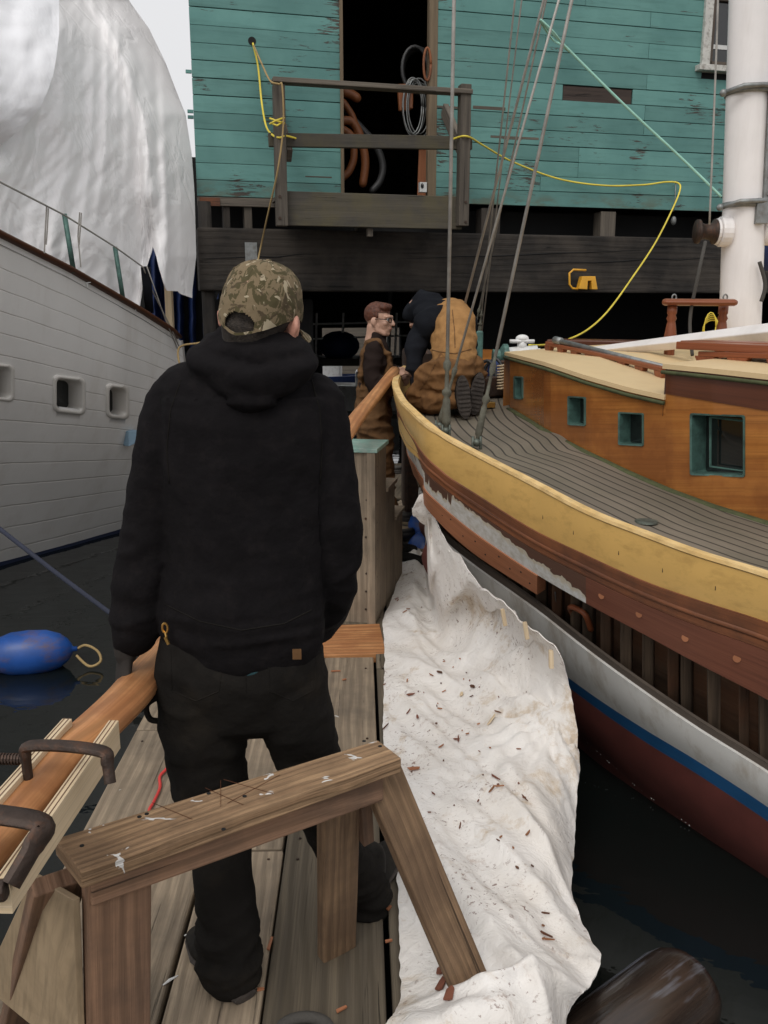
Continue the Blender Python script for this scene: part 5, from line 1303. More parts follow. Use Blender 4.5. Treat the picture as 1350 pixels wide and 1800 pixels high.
# profile heights
h1=.93;h2=.66;h3=.43
dz=Ls/3
def prof(u,z): return P0+sd*u+V((0,0,z))
poly=[prof(0,0),prof(Ls,0),prof(Ls,h3),prof(2*dz,h3),prof(2*dz,h2),prof(dz,h2),prof(dz,h1),prof(0,h1)]
for off,lab in ((V((0,0,0)),None),(sw-sw.normalized()*.022,None)):
    for k,(ua,ub,hh) in enumerate(((0,dz,h1),(dz,2*dz,h2),(2*dz,Ls,h3))):
        m=MB();q=[prof(ua+.001,0)+off,prof(ub-.001,0)+off,prof(ub-.001,hh)+off,prof(ua+.001,hh)+off]
        m.box((q[0]+q[1])/2+sw.normalized()*.011,(q[2]+q[3])/2+sw.normalized()*.011,ub-ua-.003,.022,up=sw);m.build('side_board',M['steps'],sp,bevel=.002)
m=MB();m.box(prof(-.011,0)+sw*.5,prof(-.011,h1)+sw*.5,.42,.022,up=sd);m.build('back_board',M['steps'],sp,bevel=.003)
m=MB();m.box(prof(-.03,0)-sw*.0+sw.normalized()*.022,prof(-.03,h1-.0)+sw.normalized()*.022,.045,.016,up=sd);m.build('corner_post',M['steps'],sp,bevel=.003)
for k,(ua,ub,hh,mt) in enumerate(((-.04,dz+.01,h1,'tealpaint'),(dz,2*dz+.02,h2,'steps'),(2*dz,Ls+.02,h3,'steps'))):
    m=MB();m.box(prof((ua+ub)/2,hh+.012)-sw*.03,prof((ua+ub)/2,hh+.012)+sw*1.03,ub-ua,.022);m.build('tread',M[mt],sp,bevel=.003)
m=MB()
for k in range(9):
    p=prof(-.024,.08+.1*k)+sw.normalized()*(.04+.02*random.random());m.tube([p,p-sd*.003],.006,8);p=prof(.02+.01*random.random(),.05+.1*k);m.tube([p,p-sw.normalized()*.001],.004,6)
m.build('screw_head',M['iron'],sp)
# ================================================================ JUNK ON THE FAR DOCK
def lumber(p0,p1,w_,t,mat,label,name='loose_board',cat='board'):
    m=MB();m.box(p0,p1,w_,t);return tag(m.build(name,M[mat],bevel=.004),label,cat)
lumber(W(655,945,z=.06),W(760,868,z=.10),.34,.02,'ply','wide flat board lying across the dock behind the steps')
lumber(W(690,875,z=.12),W(760,790,z=.16),.32,.03,'dockdark','dark wide board leaning over the dock toward the bow')
lumber(W(680,900,z=.10),W(722,880,z=.12),.12,.03,'steps','short board stacked beside the second step')
lumber(W(722,782,y=5.6),W(742,850,y=5.3),.035,.07,'jamb','upright stub of board propped under the bow',)
def coil(cx,cy,z,r,n,rr,mat,label,sq=.5):
    c=W(cx,cy,z=z);m=MB();pts=[]
    for k in range(n*14):
        a=k*2*math.pi/14;q=r*(1-.25*nz(k*.07,cx));pts.append(c+V((math.cos(a)*q,math.sin(a)*q*.8,.012*k/14+.02*nz(k*.2,5))))
    m.tube(pts,rr,6);return tag(m.build('rope_coil',M[mat],smooth=True),label,'rope coil')
coil(712,912,.12,.09,5,.016,'ropegrey','dark rope coil on the dock beside the lowest step')
coil(700,940,.03,.12,4,.018,'ropegrey','lower grey rope coil spread on the dock next to the drop cloth')
coil(692,830,.3,.07,4,.014,'ropegrey','small rope coil behind the steps at the standing man feet')
m=MB();c=W(748,985,z=-.12);m.ball(c,(.16,.16,.22),16,12);m.ball(c+V((.02,.22,.18)),(.14,.14,.18),16,12);tag(m.build('fender_buoy',M['buoy'],smooth=True),'deep blue fender squeezed between dock and bow','fender')
m=MB();m.box(W(745,700,y=6.3)-V((0,0,.8)),W(745,700,y=6.3)+V((0,0,.35)),.35,.3);tag(m.build('dark_locker',M['iron'],bevel=.03),'dark metal locker on the dock behind the bow','locker')
m=MB();m.box(W(755,910,y=5.3),W(768,968,y=5.1),.02,.03);tag(m.build('hull_prop',M['ledge'],bevel=.003),'thin grey prop standing under the bow','prop')
# ================================================================ WATER THINGS
c=W(52,1147,z=-.25);b0=thing('mooring_buoy',c,'scuffed bright blue oval buoy floating left of the dock','buoy')
ax=V((.97,.2,0)).normalized();m=MB();pr_=[(-1,.0),(-.97,.25),(-.88,.5),(-.7,.76),(-.4,.95),(0,1),(.4,.95),(.7,.76),(.88,.5),(.97,.25),(1.0,.12),(1.1,.11)]
m.tube([c+ax*.235*a for a,_ in pr_],[.128*max(b,.02) for _,b in pr_],24);m.build('float_body',M['buoy'],b0,smooth=True)
e=c+ax*.26;m=MB();m.tube(catmull([e,e+V((.05,0,.02)),e+V((.12,-.02,-.01)),e+V((.14,-.05,-.06)),e+V((.08,-.07,-.08)),e+V((.0,-.03,-.03))],5),.008,6);m.build('rope_eye',M['ropetan'],b0,smooth=True)
rope('mooring_line',[W(-120,835,y=4.9),W(0,930,y=4.6),W(100,1008,y=4.4),W(190,1075,y=4.25),W(262,1128,y=4.1),W(285,1150,z=.02)],.0125,M['ropeblue'],'dark blue mooring line running down to the dock behind the capped man','mooring line',10)
fd=thing('log_fender',W(1150,1740,z=-.2),'big black fender with painted reflection streaks floating in the lower right corner','fender')
a=W(1222,1722,z=-.20);b=W(1000,1905,z=-.24);d=(b-a).normalized();m=MB()
pf_=[(0,.03),(.004,.06),(.014,.085),(.032,.106),(.06,.120),(.10,.127),(.4,.130),(.9,.128)]
m.tube([a+d*q for q,_ in pf_],[r_ for _,r_ in pf_],32);m.build('fender_body',M['fender'],fd,smooth=True)
m=MB();m.tube([a-d*.006,a+d*.005],.04,18);m.build('end_cap',M['iron'],fd,smooth=False)
for k in range(3):
    pass
# red cord on the dock, black hose at the bottom edge
rope('red_cord',[W(300,1335,z=.01),W(292,1352,z=.01),W(281,1365,z=.01),W(281,1385,z=.01),W(270,1410,z=.01),W(262,1430,z=.01),W(275,1480,z=.01)],.0055,M['cordred'],'short red cord lying on the dock by the near boot side','cord')
m=MB();c=W(535,1815,z=.02);m.tube([c+V((math.cos(rad(k*15))*.06,math.sin(rad(k*15))*.045,0)) for k in range(25)],.014,8);tag(m.build('black_rope_end',M['ropegrey'],smooth=True),'loop of black rope at the bottom edge of the picture','rope')
# small litter on the dock
m=MB()
for px,py,l,mat in ((672,1628,.02,0),):pass
for px,py,l,a in ((475,1660,.05,1.45),(458,1740,.018,.2),(684,1597,.02,1.),(683,1655,.02,.3),(600,1775,.03,.6),(590,1180,.045,0.05),(605,1195,.02,.4)):
    p=W(px,py,z=.004);d=V((math.cos(a),math.sin(a),0));s=V((-d.y,d.x,0));m=MB()
    m.prism([p-d*l/2-s*.004,p+d*l/2-s*.003,p+d*l/2+s*.003,p-d*l*.4+s*.005],V((0,0,.004)));tag(m.build('bark_sliver',M['newplank']),'small orange brown sliver lying on the bare dock planks','sliver','slivers on the dock planks')
# ================================================================ PEOPLE
def Q(px,py,y): return W(px,py,y=y)
def spx(px,py,y): return (W(px+1,py,y=y)-W(px,py,y=y)).length
def chain(m,tab,n=20,side=V((1,0,0)),sub=4):
    """tab rows: px,py,y,radius px (or (rx px, ry metres))"""
    pts=[Q(a,b,c) for a,b,c,_ in tab];R=[]
    for a,b,c,r in tab:
        s=spx(a,b,c);R.append(V((r*s,r*s)) if isinstance(r,(int,float)) else V((r[0]*s,r[1])))
    pts=catmull(pts,sub);R=catmull(R,sub)
    m.tube(pts,[(q[0],q[1]) for q in R],n,side=side,round_=True)
def fold(p,d,freq,seed=0,sharp=1.6):
    q=nz(p.x*d[0]+seed,p.y*d[1],p.z*d[2]);return (1-abs(q)*sharp)
def hand_bm(m,w,F_,N_,S_,curl=1.0,s=1.0,thumb=1):
    """wrist w, finger direction F_, palm normal N_ (fingers bend toward it), across the palm S_ (thumb side)"""
    F_=F_.normalized();N_=N_.normalized();S_=S_.normalized()
    m.tube([w-F_*.02*s,w+F_*.01*s,w+F_*.045*s,w+F_*.09*s],[(.027*s,.019*s),(.030*s,.018*s),(.040*s,.016*s),(.039*s,.013*s)],12,side=S_,round_=True)
    for k,(o,L,r) in enumerate(((.030,.073,.0092),(.010,.082,.0095),(-.010,.076,.009),(-.029,.060,.008))):
        p=w+F_*.088*s+S_*o*s;ang=0;pts=[p-F_*.015*s,p];d=F_
        for j,(fr,bd_) in enumerate(((.45,.55),(.30,.75),(.25,.5))):
            ang+=bd_*curl*(1+.08*k);d=F_*math.cos(ang)+N_*math.sin(ang);p=p+d*L*fr*s;pts.append(p)
        m.tube(catmull(pts,3),[r*s*(1-.18*q/12) for q in range(13)],8,round_=True)
    p=w+F_*.025*s+S_*.028*s;d=(F_*.6+S_*.75+N_*.35).normalized();q=p+d*.038*s;d2=(F_*.85+S_*.15+N_*.6).normalized()
    m.tube(catmull([p,q,q+d2*.03*s,q+(d2+N_*.4).normalized()*.055*s],3),[.0125*s]*4+[.0105*s]*3+[.0095*s]*3,8,round_=True)
def head_bm(m,X):
    def T(a,b,c): return X@V((a,b,c))
    R3=X.to_3x3()
    def B(c,r): m.ball(T(*c),r,20,12,M=R3)
    B((0,-.018,.032),(.076,.096,.084));B((0,.03,-.015),(.062,.066,.075));B((0,.045,-.065),(.042,.046,.040));B((0,.072,-.092),(.021,.018,.017))
    for s in(-1,1):
        m.tube([T(s*.062,-.005,-.035),T(s*.055,.01,-.072),T(s*.03,.055,-.095),T(0,.07,-.10)],[.017,.018,.015,.012],8,round_=True)
        B((s*.040,.062,-.018),(.022,.020,.018));B((s*.080,-.014,-.012),(.012,.019,.032));m.tube([T(s*.084,-.022,.012),T(s*.093,-.031,-.006),T(s*.086,-.024,-.032)],.0065,6,round_=True)
    m.tube([T(-.048,.072,.028),T(-.022,.088,.031),T(0,.090,.026),T(.022,.088,.031),T(.048,.072,.028)],.010,8,round_=True)
    m.tube([T(0,.090,.020),T(0,.104,-.004),T(0,.114,-.024)],[.0075,.009,.012],8,round_=True);B((.011,.100,-.028),(.008,.009,.007));B((-.011,.100,-.028),(.008,.009,.007))
    m.tube([T(-.024,.084,-.053),T(0,.097,-.050),T(.024,.084,-.053)],.006,8,round_=True);m.tube([T(-.02,.083,-.062),T(0,.094,-.063),T(.02,.083,-.062)],.0065,8,round_=True)
    m.tube([T(0,-.025,-.05),T(0,-.032,-.11),T(0,-.04,-.18)],[.058,.056,.062],16,round_=True)
def face_bits(X,body,parent):
    def T(a,b,c): return X@V((a,b,c))
    for s in (-1,1):
        m=MB();m.ball(T(s*.031,.074,.008),.0125,12,8);e=setpar2(m.build('eye',M['eye'],smooth=True),body)
        m=MB();m.ball(T(s*.0315,.0835,.007),.0055,10,6);setpar2(m.build('iris',M['ink'],smooth=True),body)
    m=MB();m.tube([T(-.019,.093,-.057),T(0,.103,-.0565),T(.019,.093,-.057)],.0028,6,round_=True);setpar2(m.build('mouth',M['lip'],smooth=True),body)
# ---------------------------------------------------------------- the capped man, seen from behind
man=thing('person',V((-.15,2.0,0)),'person from behind in a black hooded sweatshirt, dark work trousers and camouflage cap','person')
HX=Matrix.Translation(Q(463,558,1.985))@Matrix.Rotation(rad(-19),4,'Z')@Matrix.Rotation(rad(9),4,'Y')@Matrix.Rotation(rad(-3),4,'X')
m=MB();head_bm(m,HX)
# legs, trunk and arms of the figure under the clothes are one surface with head and neck
chain(m,[(440,610,1.99,40),(436,650,1.99,(80,.06)),(432,720,2.0,(140,.09)),(431,900,2.0,(115,.09)),(428,1100,2.0,(115,.09)),(428,1170,2.0,(118,.10))])
chain(m,[(300,720,2.0,42),(272,880,2.0,34),(245,1050,2.0,28),(238,1100,1.995,22)],12)
chain(m,[(560,720,2.0,42),(586,920,2.0,34),(578,1040,2.06,28),(552,1105,2.16,22)],12)
chain(m,[(355,1180,2.0,62),(374,1410,2.0,42),(400,1700,1.91,26)],14);chain(m,[(500,1180,2.0,62),(556,1390,2.06,36),(636,1575,2.2,24)],14)
me=soft(m,.0055,2,name='body');body=link('body',me,M['skin'],man,True)
face_bits(HX,body,man)
# short hair under the cap
m=MB();m.ball(HX@V((0,-.026,.022)),(.080,.090,.082),24,16,M=HX.to_3x3());m.tube([HX@V((0,-.06,-.02)),HX@V((0,-.055,-.075))],[(.064,.05),(.052,.035)],14,round_=True)
XI=HX.inverted()
me=soft(m,.004,1,lambda p:.0012*nz(p.x*160,p.y*160,p.z*60),'hair',keep=lambda p:(XI@p).y<.035 and (XI@p).z>-.10 and (XI@p).z<.045 and not(abs((XI@p).x)>.06 and abs((XI@p).y+.012)<.02 and (XI@p).z<.02))
link('hair',me,M['hair'],man,True)
# cap
def capz(th): return -.006+.014*abs(math.cos(th))-.036*max(0,-math.sin(th))**1.5-.006*max(0,math.sin(th))
rowsC=[];NT_=180;NP=60
for i in range(NP+1):
    f=i/NP;ring=[]
    for k in range(NT_):
        th=2*math.pi*k/NT_;zb=capz(th);ang=f*math.pi/2*1.0
        r=math.sin(ang)**.72;z=zb+(.119-zb)*(math.cos(ang)**.92 if f<1 else 0)
        x=.0865*r*math.cos(th)*(1-.03*f**6);y=-.014+.110*r*math.sin(th)
        # six sewn panels puckering slightly at the seams
        sm=abs(((th/(math.pi/3)+.5)%1)-.5);d=.0012*math.exp(-(sm/.03)**2) ; dn=.0018*nz(x*28,y*28,z*28)+.0012*nz(x*70,y*70,z*70)
        q=V((x,y+.014,z-.02)).normalized() if r>.02 else V((0,0,1))
        ring.append(HX@(V((x,y,z))+q*(dn-d)))
    rowsC.append(ring)
m=MB();o=0
for r in rowsC:m.v+=r
for i in range(NP):
    for k in range(NT_):
        k2=(k+1)%NT_;th=2*math.pi*(k+.5)/NT_;da=math.degrees(math.atan2(math.sin(th+math.pi/2),math.cos(th+math.pi/2)))
        f=(i+.5)/NP
        zr=(1*(.119+.042))*math.cos(f*math.pi/2)**.92
        if i and abs(da)<26 and zr>.008 and (da/25)**2+((zr-.008)/.040)**2<1:continue
        m.face([i*NT_+k,i*NT_+k2,(i+1)*NT_+k2,(i+1)*NT_+k][::-1],[(0,0)]*4,.5)
cap=m.build('cap',M['camo'],man,smooth=True,solid=.0025)
m=MB()
for j in range(6):
    th=math.pi/3*j+math.pi/6*0+math.pi/6;k=int(round(th/(2*math.pi)*NT_))%NT_
    m.tube([rowsC[i][k] for i in range(2,NP+1,2) if not (abs(k-NT_*3//4)<18 and i>34)],.0009,5)
setpar2(m.build('seam',M['camo']),cap)
m=MB();m.ball(HX@V((0,-.014,.119)),(.008,.008,.004),12,6);setpar2(m.build('cap_button',M['camo'],smooth=True),cap)
m=MB()
for th in (-150,-112,-68,-30,30,150):
    i=27;k=int(round((th%360)/360*NT_))%NT_;c=rowsC[i][k];nn=(c-(HX@V((0,0,.02)))).normalized();u=nn.orthogonal().normalized();w2=nn.cross(u)
    m.tube([c+nn*.0008+u*.0036*math.cos(rad(a))+w2*.0036*math.sin(rad(a)) for a in range(0,361,30)],.0009,5)
setpar2(m.build('eyelet',M['camo'],smooth=True),cap)
# brim
m=MB();G=[]
for i in range(17):
    a=rad(18+144*i/16);row=[]
    for j in range(6):
        f=j/5;x=.087*math.cos(a)*(1+.06*f);y=-.004+.105*math.sin(a)+.072*f*math.sin(a)**.8;z=-.010-.012*f-.22*(x*x)/.087*1.0
        row.append(HX@V((x,y,z)))
    G.append(row)
m.grid(G);br=m.build('brim',M['camo'],None,smooth=True,solid=.004);setpar2(br,cap)
# sweatshirt
m=MB()
chain(m,[(440,632,1.985,(72,.075)),(438,655,1.985,(112,.09)),(436,675,1.99,(142,.10)),(432,702,1.995,(160,.112)),(431,745,2.0,(166,.122)),(431,810,2.0,(156,.127)),(431,890,2.0,(143,.128)),(430,980,2.0,(138,.130)),(428,1050,2.0,(141,.135)),(426,1080,2.0,(145,.137)),(425,1106,2.0,(141,.133))],36)
chain(m,[(306,712,2.0,55),(291,785,2.0,57),(273,880,2.0,52),(257,970,2.0,50),(246,1045,2.0,48),(240,1095,1.995,46),(236,1108,1.99,38),(235,1120,1.99,35)],22)
chain(m,[(556,712,2.0,55),(567,785,2.0,56),(583,880,2.0,52),(591,950,2.005,49),(587,1005,2.03,47),(574,1052,2.09,44),(560,1085,2.14,38)],22)
# hood: stacked soft rolls and the hanging point
def roll(tab,r,n=12): m.tube(catmull([Q(a,b,c) for a,b,c in tab],6),[r if not isinstance(r,tuple) else r]*(6*(len(tab)-1)+1),n,round_=True)
roll([(395,612,2.05),(362,620,1.99),(350,636,1.93),(392,655,1.885),(450,668,1.865),(508,656,1.88),(538,640,1.93),(528,628,1.99),(500,618,2.05)],.025)
roll([(415,600,2.06),(376,602,2.0),(378,612,1.94),(420,622,1.895),(470,626,1.885),(516,622,1.91),(530,618,1.98),(505,605,2.05)],.021)
roll([(420,592,2.05),(398,590,1.98),(425,598,1.93),(465,602,1.915),(505,604,1.94),(518,606,2.0)],.020)
m.ball(Q(440,660,1.92),(.112,.038,.034),20,10)
m.tube(catmull([Q(360,640,1.92),Q(400,675,1.885),Q(440,697,1.875),Q(490,678,1.88),Q(535,648,1.92)],5),[.022]*21,12,round_=True)
SHL=Q(306,712,2.0);ELL=Q(257,970,2.0)
def dh(p):
    px,py=proj(p);d=0
    sl=max(0,min(1,(300-px)/18)) if px<320 else max(0,min(1,(px-556)/18)) if px>540 else 0
    tor=1-sl
    d+=sl*(.010*fold(p,(8,8,15),9,3.2)*(.35+.8*max(0,(py-820)/250)) )-.006*sl
    d+=tor*(.012*fold(p,(6,2,1.8),7,2)+.007*fold(p,(4,4,9),17,2.4))*(1 if py>700 else .2)
    if py>1010: d+=tor*(.010*fold(p,(4,4,22),22,5)-.004)*min(1,(py-1010)/70)
    d+=.005*nz(p.x*6,p.y*6,p.z*6)+.0022*nz(p.x*18,p.y*18,p.z*18)
    if py<700: d+=.004*fold(p,(10,10,30),1,8)-.002
    return d
me=soft(m,.0075,5,dh,'hoodie');hd=link('sweatshirt',me,M['hoodie'],man,True)
# shirt tail, trousers
m=MB();chain(m,[(424,1100,2.0,(133,.132)),(420,1132,1.998,(131,.134)),(412,1146,1.995,(108,.130))],30)
link('shirt_tail',soft(m,.007,2,None,'shirt_tail'),M['plaid'],man,True)
m=MB()
chain(m,[(426,1095,2.0,(130,.118)),(425,1130,2.0,(140,.126)),(424,1175,2.0,(146,.132)),(428,1215,2.0,(136,.115))],30)
chain(m,[(353,1195,2.0,78),(356,1290,2.0,72),(370,1385,2.0,61),(381,1440,2.0,56),(390,1510,1.98,52),(397,1590,1.95,50),(402,1650,1.925,51),(404,1692,1.91,54)],24)
chain(m,[(497,1195,2.0,76),(526,1285,2.02,61),(553,1365,2.05,52),(573,1435,2.09,46),(602,1505,2.14,42),(630,1555,2.19,42),(640,1580,2.2,43)],24)
def dj(p):
    px,py=proj(p);d=.004*nz(p.x*7,p.y*7,p.z*7)+.002*nz(p.x*22,p.y*22,p.z*16)
    z=p.z;kn=math.exp(-((z-.47)/.10)**2);an=max(0,min(1,(.26-z)/.12))
    d+=.016*kn*(fold(p,(7,7,18),3,3)-.4)+.022*an*(fold(p,(5,5,24),4,3)-.4)
    d+=.012*(fold(p,(7,3,9),0,2.4)-.4)*(1 if z>.6 else .5)
    return d
me=soft(m,.0075,4,dj,'trousers');tr=link('trousers',me,M['jeans'],man,True)
m=MB();p=Q(522,1150,1.872);m.box(p-V((.010,0,0)),p+V((.010,0,0)),.003,.024);setpar2(m.build('patch_label',M['tandark']),tr)
m=MB();p=Q(290,1104,1.885);m.tube([p+V((math.cos(rad(a))*.006,0,math.sin(rad(a))*.011)) for a in range(0,361,24)],.0028,6);m.tube([p-V((0,0,.01)),p+V((.004,-.004,-.03))],.003,6);m.box(p+V((.0,-.004,-.02)),p+V((.008,-.008,-.036)),.003,.007);link_=m.build('carabiner',M['brass'],man,smooth=False)
m=MB();p=Q(275,1237,1.99);m.tube(catmull([p+V((.01,0,.02)),p+V((-.022,-.005,.0)),p+V((-.015,-.01,-.035)),p+V((.015,-.01,-.04))],4),.0075,8);setpar2(m.build('hammer_loop',M['jeans'],smooth=True),tr)
# seams of the back pockets
m=MB()
for tab in ([(300,1140),(302,1215),(345,1232),(385,1215),(392,1150)],[(470,1150),(475,1215),(515,1232),(552,1212),(556,1145)],[(430,1140),(431,1180),(433,1222)]):
    tr_b=None
    pts=[]
    for a,b in tab:
        pts.append((a,b))
    tb=bvh(me);L=[]
    for (a,b),(c,d_) in zip(pts,pts[1:]):
        for k in range(8):
            h=cast(tb,a+(c-a)*k/8,b+(d_-b)*k/8)
            if h:L.append(h)
    if len(L)>3:m.tube(L,.0016,5)
setpar2(m.build('pocket_seam',M['jeans']),tr)
def boot(heel,toe,mat,parent,s=1.0,h=.13):
    heel=V(heel);toe=V(toe);d=(toe-heel).normalized();L=(toe-heel).length;S=V((d.y,-d.x,0));U=V((0,0,1))
    m=MB();m.tube([heel+d*.012+U*.045,heel+d*.05+U*.05,heel+d*L*.45+U*.045,heel+d*L*.72+U*.04,heel+d*L*.95+U*.035],[(.034,.040),(.038,.046),(.042,.040),(.050,.034),(.036,.026)],16,side=S,round_=True)
    m.tube([heel+d*.06+U*.05,heel+d*.062+U*h],[.044,.046],14,round_=True)
    o=link('boot',soft(m,.005,2,lambda p:.002*nz(p.x*30,p.y*30,p.z*30),'boot'),mat,parent,True)
    m=MB();m.tube([heel-d*.022+U*.014,heel+d*.02+U*.014,heel+d*L*.4+U*.014,heel+d*L*.72+U*.014,heel+d*(L+.012)+U*.014],[(.030,.013),(.040,.014),(.040,.014),(.052,.014),(.028,.012)],14,side=S,round_=False);setpar2(m.build('sole',M['sole'],smooth=True,bevel=.002),o)
    return o
boot((-.300,1.865,.0),(-.445,2.055,.0),M['boot'],man)
boot((.002,2.175,.0),(.085,2.43,.0),M['boot'],man)
# left hand closes over the plank
m=MB();wr=Q(221,1150,1.985);tgt=Q(208,1215,2.0)
hand_bm(m,wr,(V((-.16,-.08,-1))),V((.85,.5,-.1)),V((-.5,.85,.1)),.8,.95)
m.tube([wr+V((0,0,.05)),wr],[.030,.027],10,round_=True)
link('left_hand',soft(m,.0035,1,None,'hand'),M['glove'],man,True).name='gloved_hand'
m=MB();wr=Q(556,1100,2.16);hand_bm(m,wr,V((-.6,.5,-.5)),V((-.3,.5,.6)),V((0,.4,.7)),.8,.98);link('hand',soft(m,.0035,1,None,'hand'),M['skin'],man,True)
# ---------------------------------------------------------------- the red haired man
YB=5.75
m2=thing('person',Q(660,700,YB)*1.0,'red haired person with glasses in brown bib overalls, holding the far plank end','person');m2.location=(m2.location.x,YB,0)
HX2=Matrix.Translation(Q(667,563,YB-.02))@Matrix.Scale(.86,4)@Matrix.Rotation(rad(-112),4,'Z')@Matrix.Rotation(rad(-3),4,'X')
m=MB();head_bm(m,HX2)
chain(m,[(660,600,YB,13),(660,630,YB,(22,.14)),(658,690,YB,(22,.13)),(658,745,YB,(24,.14))],16)
chain(m,[(663,760,YB-.09,22),(672,840,YB-.08,15),(688,960,YB-.05,9)],12);chain(m,[(656,760,YB+.09,22),(660,840,YB+.1,15),(668,950,YB+.12,9)],12)
me=soft(m,.006,1,None,'body');b2=link('body',me,M['skin2'],m2,True);face_bits(HX2,b2,m2)
X2I=HX2.inverted()
m=MB();m.ball(HX2@V((0,-.020,.045)),(.082,.100,.088),22,14,M=HX2.to_3x3());m.ball(HX2@V((.01,.035,.095)),(.062,.05,.034),16,8,M=HX2.to_3x3());m.ball(HX2@V((-.02,.055,.100)),(.035,.03,.025),12,8,M=HX2.to_3x3())
me=soft(m,.005,1,lambda p:.005*nz(p.x*60,p.y*60,p.z*40)+.002*nz(p.x*160,p.y*160,p.z*90),'hair',keep=lambda p:((X2I@p).z>.058) or ((X2I@p).y<-.005 and (X2I@p).z>-.04) or ((X2I@p).y<.018 and (X2I@p).z>.0))
link('hair',me,M['redhair'],m2,True)
m=MB()
for s in (-1,1):
    c=[(s*(.032+.024*math.cos(rad(a))),.100-.012*abs(math.cos(rad(a)))*(1 if math.cos(rad(a))*1>0 else .2),.006+.017*math.sin(rad(a))) for a in range(0,361,30)]
    m.tube([HX2@V(q) for q in c],.0028,6);m.tube([HX2@V((s*.056,.088,.010)),HX2@V((s*.079,.03,.012)),HX2@V((s*.083,-.015,.008))],.0025,6)
m.tube([HX2@V((-.009,.101,.008)),HX2@V((.009,.101,.008))],.0028,6)
m.build('glasses',M['lens'],m2,smooth=True)
m=MB()
chain(m,[(662,596,YB,(16,.095)),(661,607,YB,(21,.16)),(660,635,YB,(27,.185)),(659,670,YB,(27,.175)),(657,710,YB,(28,.17))],20)
chain(m,[(656,617,YB-.15,17),(655,650,YB-.19,15),(660,680,YB-.2,14),(674,674,YB-.22,12),(686,663,YB-.2,10)],14)
chain(m,[(664,615,YB+.16,16),(668,650,YB+.2,14),(680,668,YB+.12,12),(692,652,YB-.02,10)],12)
me=soft(m,.009,3,lambda p:.018*(fold(p,(7,7,13),2,4)-.5)+.005*nz(p.x*14,p.y*14,p.z*14),'shirt');link('knit_shirt',me,M['shirt'],m2,True)
m=MB()
chain(m,[(662,672,YB,(29,.19)),(657,700,YB,(29,.185)),(656,745,YB,(31,.19)),(658,775,YB,(26,.17))],20)
chain(m,[(664,760,YB-.09,27),(668,800,YB-.09,23),(672,845,YB-.08,20),(680,900,YB-.06,18),(688,965,YB-.05,17)],16)
chain(m,[(655,760,YB+.09,27),(658,850,YB+.1,20),(668,950,YB+.12,17)],16)
m.tube(catmull([Q(637,690,YB-.12),Q(636,640,YB-.15),Q(650,600,YB-.13),Q(676,612,YB-.13),Q(688,650,YB-.12),Q(688,690,YB-.10)],5),[(.032,.016)]*26,8,side=V((0,1,0)),round_=True)
m.ball(Q(681,655,YB-.02),(.03,.13,.12),14,10)
me=soft(m,.009,3,lambda p:.024*(fold(p,(5,5,13),5,2.2)-.5)+.010*(fold(p,(14,14,22),4,2)-.5),'overalls');ov=link('bib_overalls',me,M['tandark'],m2,True)
boot(Q(690,965,YB-.05)*1-V((.05,0,Q(690,965,YB-.05).z)),V((.42,YB-.15,0)),M['boot'],m2);boot(V((.12,YB+.14,0)),V((.38,YB+.16,0)),M['boot'],m2)
m=MB();hand_bm(m,Q(685,663,YB-.2),V((1,.3,.35)),V((.1,.5,-.7)),V((-.3,.9,.3)),.7,1.0);link('hand',soft(m,.004,1,None,'hand'),M['skin2'],m2,True)
m=MB();hand_bm(m,Q(690,655,YB-.03),V((.6,-.6,-.1)),V((-.1,.3,-.9)),V((.3,.5,.6)),.7,1.0);link('hand',soft(m,.004,1,None,'hand'),M['skin2'],m2,True)
# ---------------------------------------------------------------- the kneeling man
m3=thing('person',dk(800,700),'person kneeling bent over on the foredeck in tan bib overalls with a dark hood up','person')
m=MB();HX3=Matrix.Translation(Q(742,556,5.68))@Matrix.Rotation(rad(55),4,'Z')@Matrix.Rotation(rad(-65),4,'X');head_bm(m,HX3)
chain(m,[(808,650,5.34,22),(795,590,5.55,(26,.08)),(770,568,5.64,22)],16)
chain(m,[(742,582,5.52,16),(728,628,5.42,13),(738,682,5.42,9)],12);chain(m,[(818,578,5.75,16),(795,630,6.0,12),(760,650,6.1,9)],12)
chain(m,[(795,668,5.25,26),(748,700,5.40,18),(800,706,5.12,13)],12);chain(m,[(825,660,5.4,26),(800,695,5.6,18),(838,698,5.25,13)],12)
me=soft(m,.007,1,None,'body');b3=link('body',me,M['skin2'],m3,True)
m=MB()
chain(m,[(808,640,5.42,(32,.14)),(790,590,5.55,(44,.15)),(768,560,5.66,(38,.13)),(750,548,5.70,(26,.12))],20)
chain(m,[(752,572,5.56,24),(735,596,5.49,20),(727,628,5.42,17),(734,660,5.42,15),(740,680,5.42,13)],16)
chain(m,[(815,572,5.75,24),(800,625,5.95,18),(765,648,6.08,14)],16)
m.ball(Q(744,545,5.70),(.105,.13,.105),18,12);m.ball(Q(752,572,5.47),(.085,.09,.085),16,10);m.ball(Q(764,553,5.52),(.085,.08,.06),16,10);m.ball(Q(752,552,5.58),(.09,.09,.07),16,10);m.tube(catmull([Q(770,530,5.68),Q(750,520,5.70),Q(728,530,5.72),Q(718,552,5.68)],4),.035,12,round_=True);m.ball(Q(762,560,5.58),(.09,.08,.06),14,8)
me=soft(m,.010,3,lambda p:.022*(fold(p,(6,6,12),3,3)-.5)+.006*nz(p.x*14,p.y*14,p.z*14),'hood');link('hooded_jacket',me,M['greyhood'],m3,True)
m=MB()
chain(m,[(796,650,5.27,(31,.13)),(796,638,5.27,(35,.15)),(797,612,5.36,(38,.16)),(798,580,5.46,(39,.14)),(797,558,5.56,(34,.11)),(790,547,5.62,(26,.08))],22)
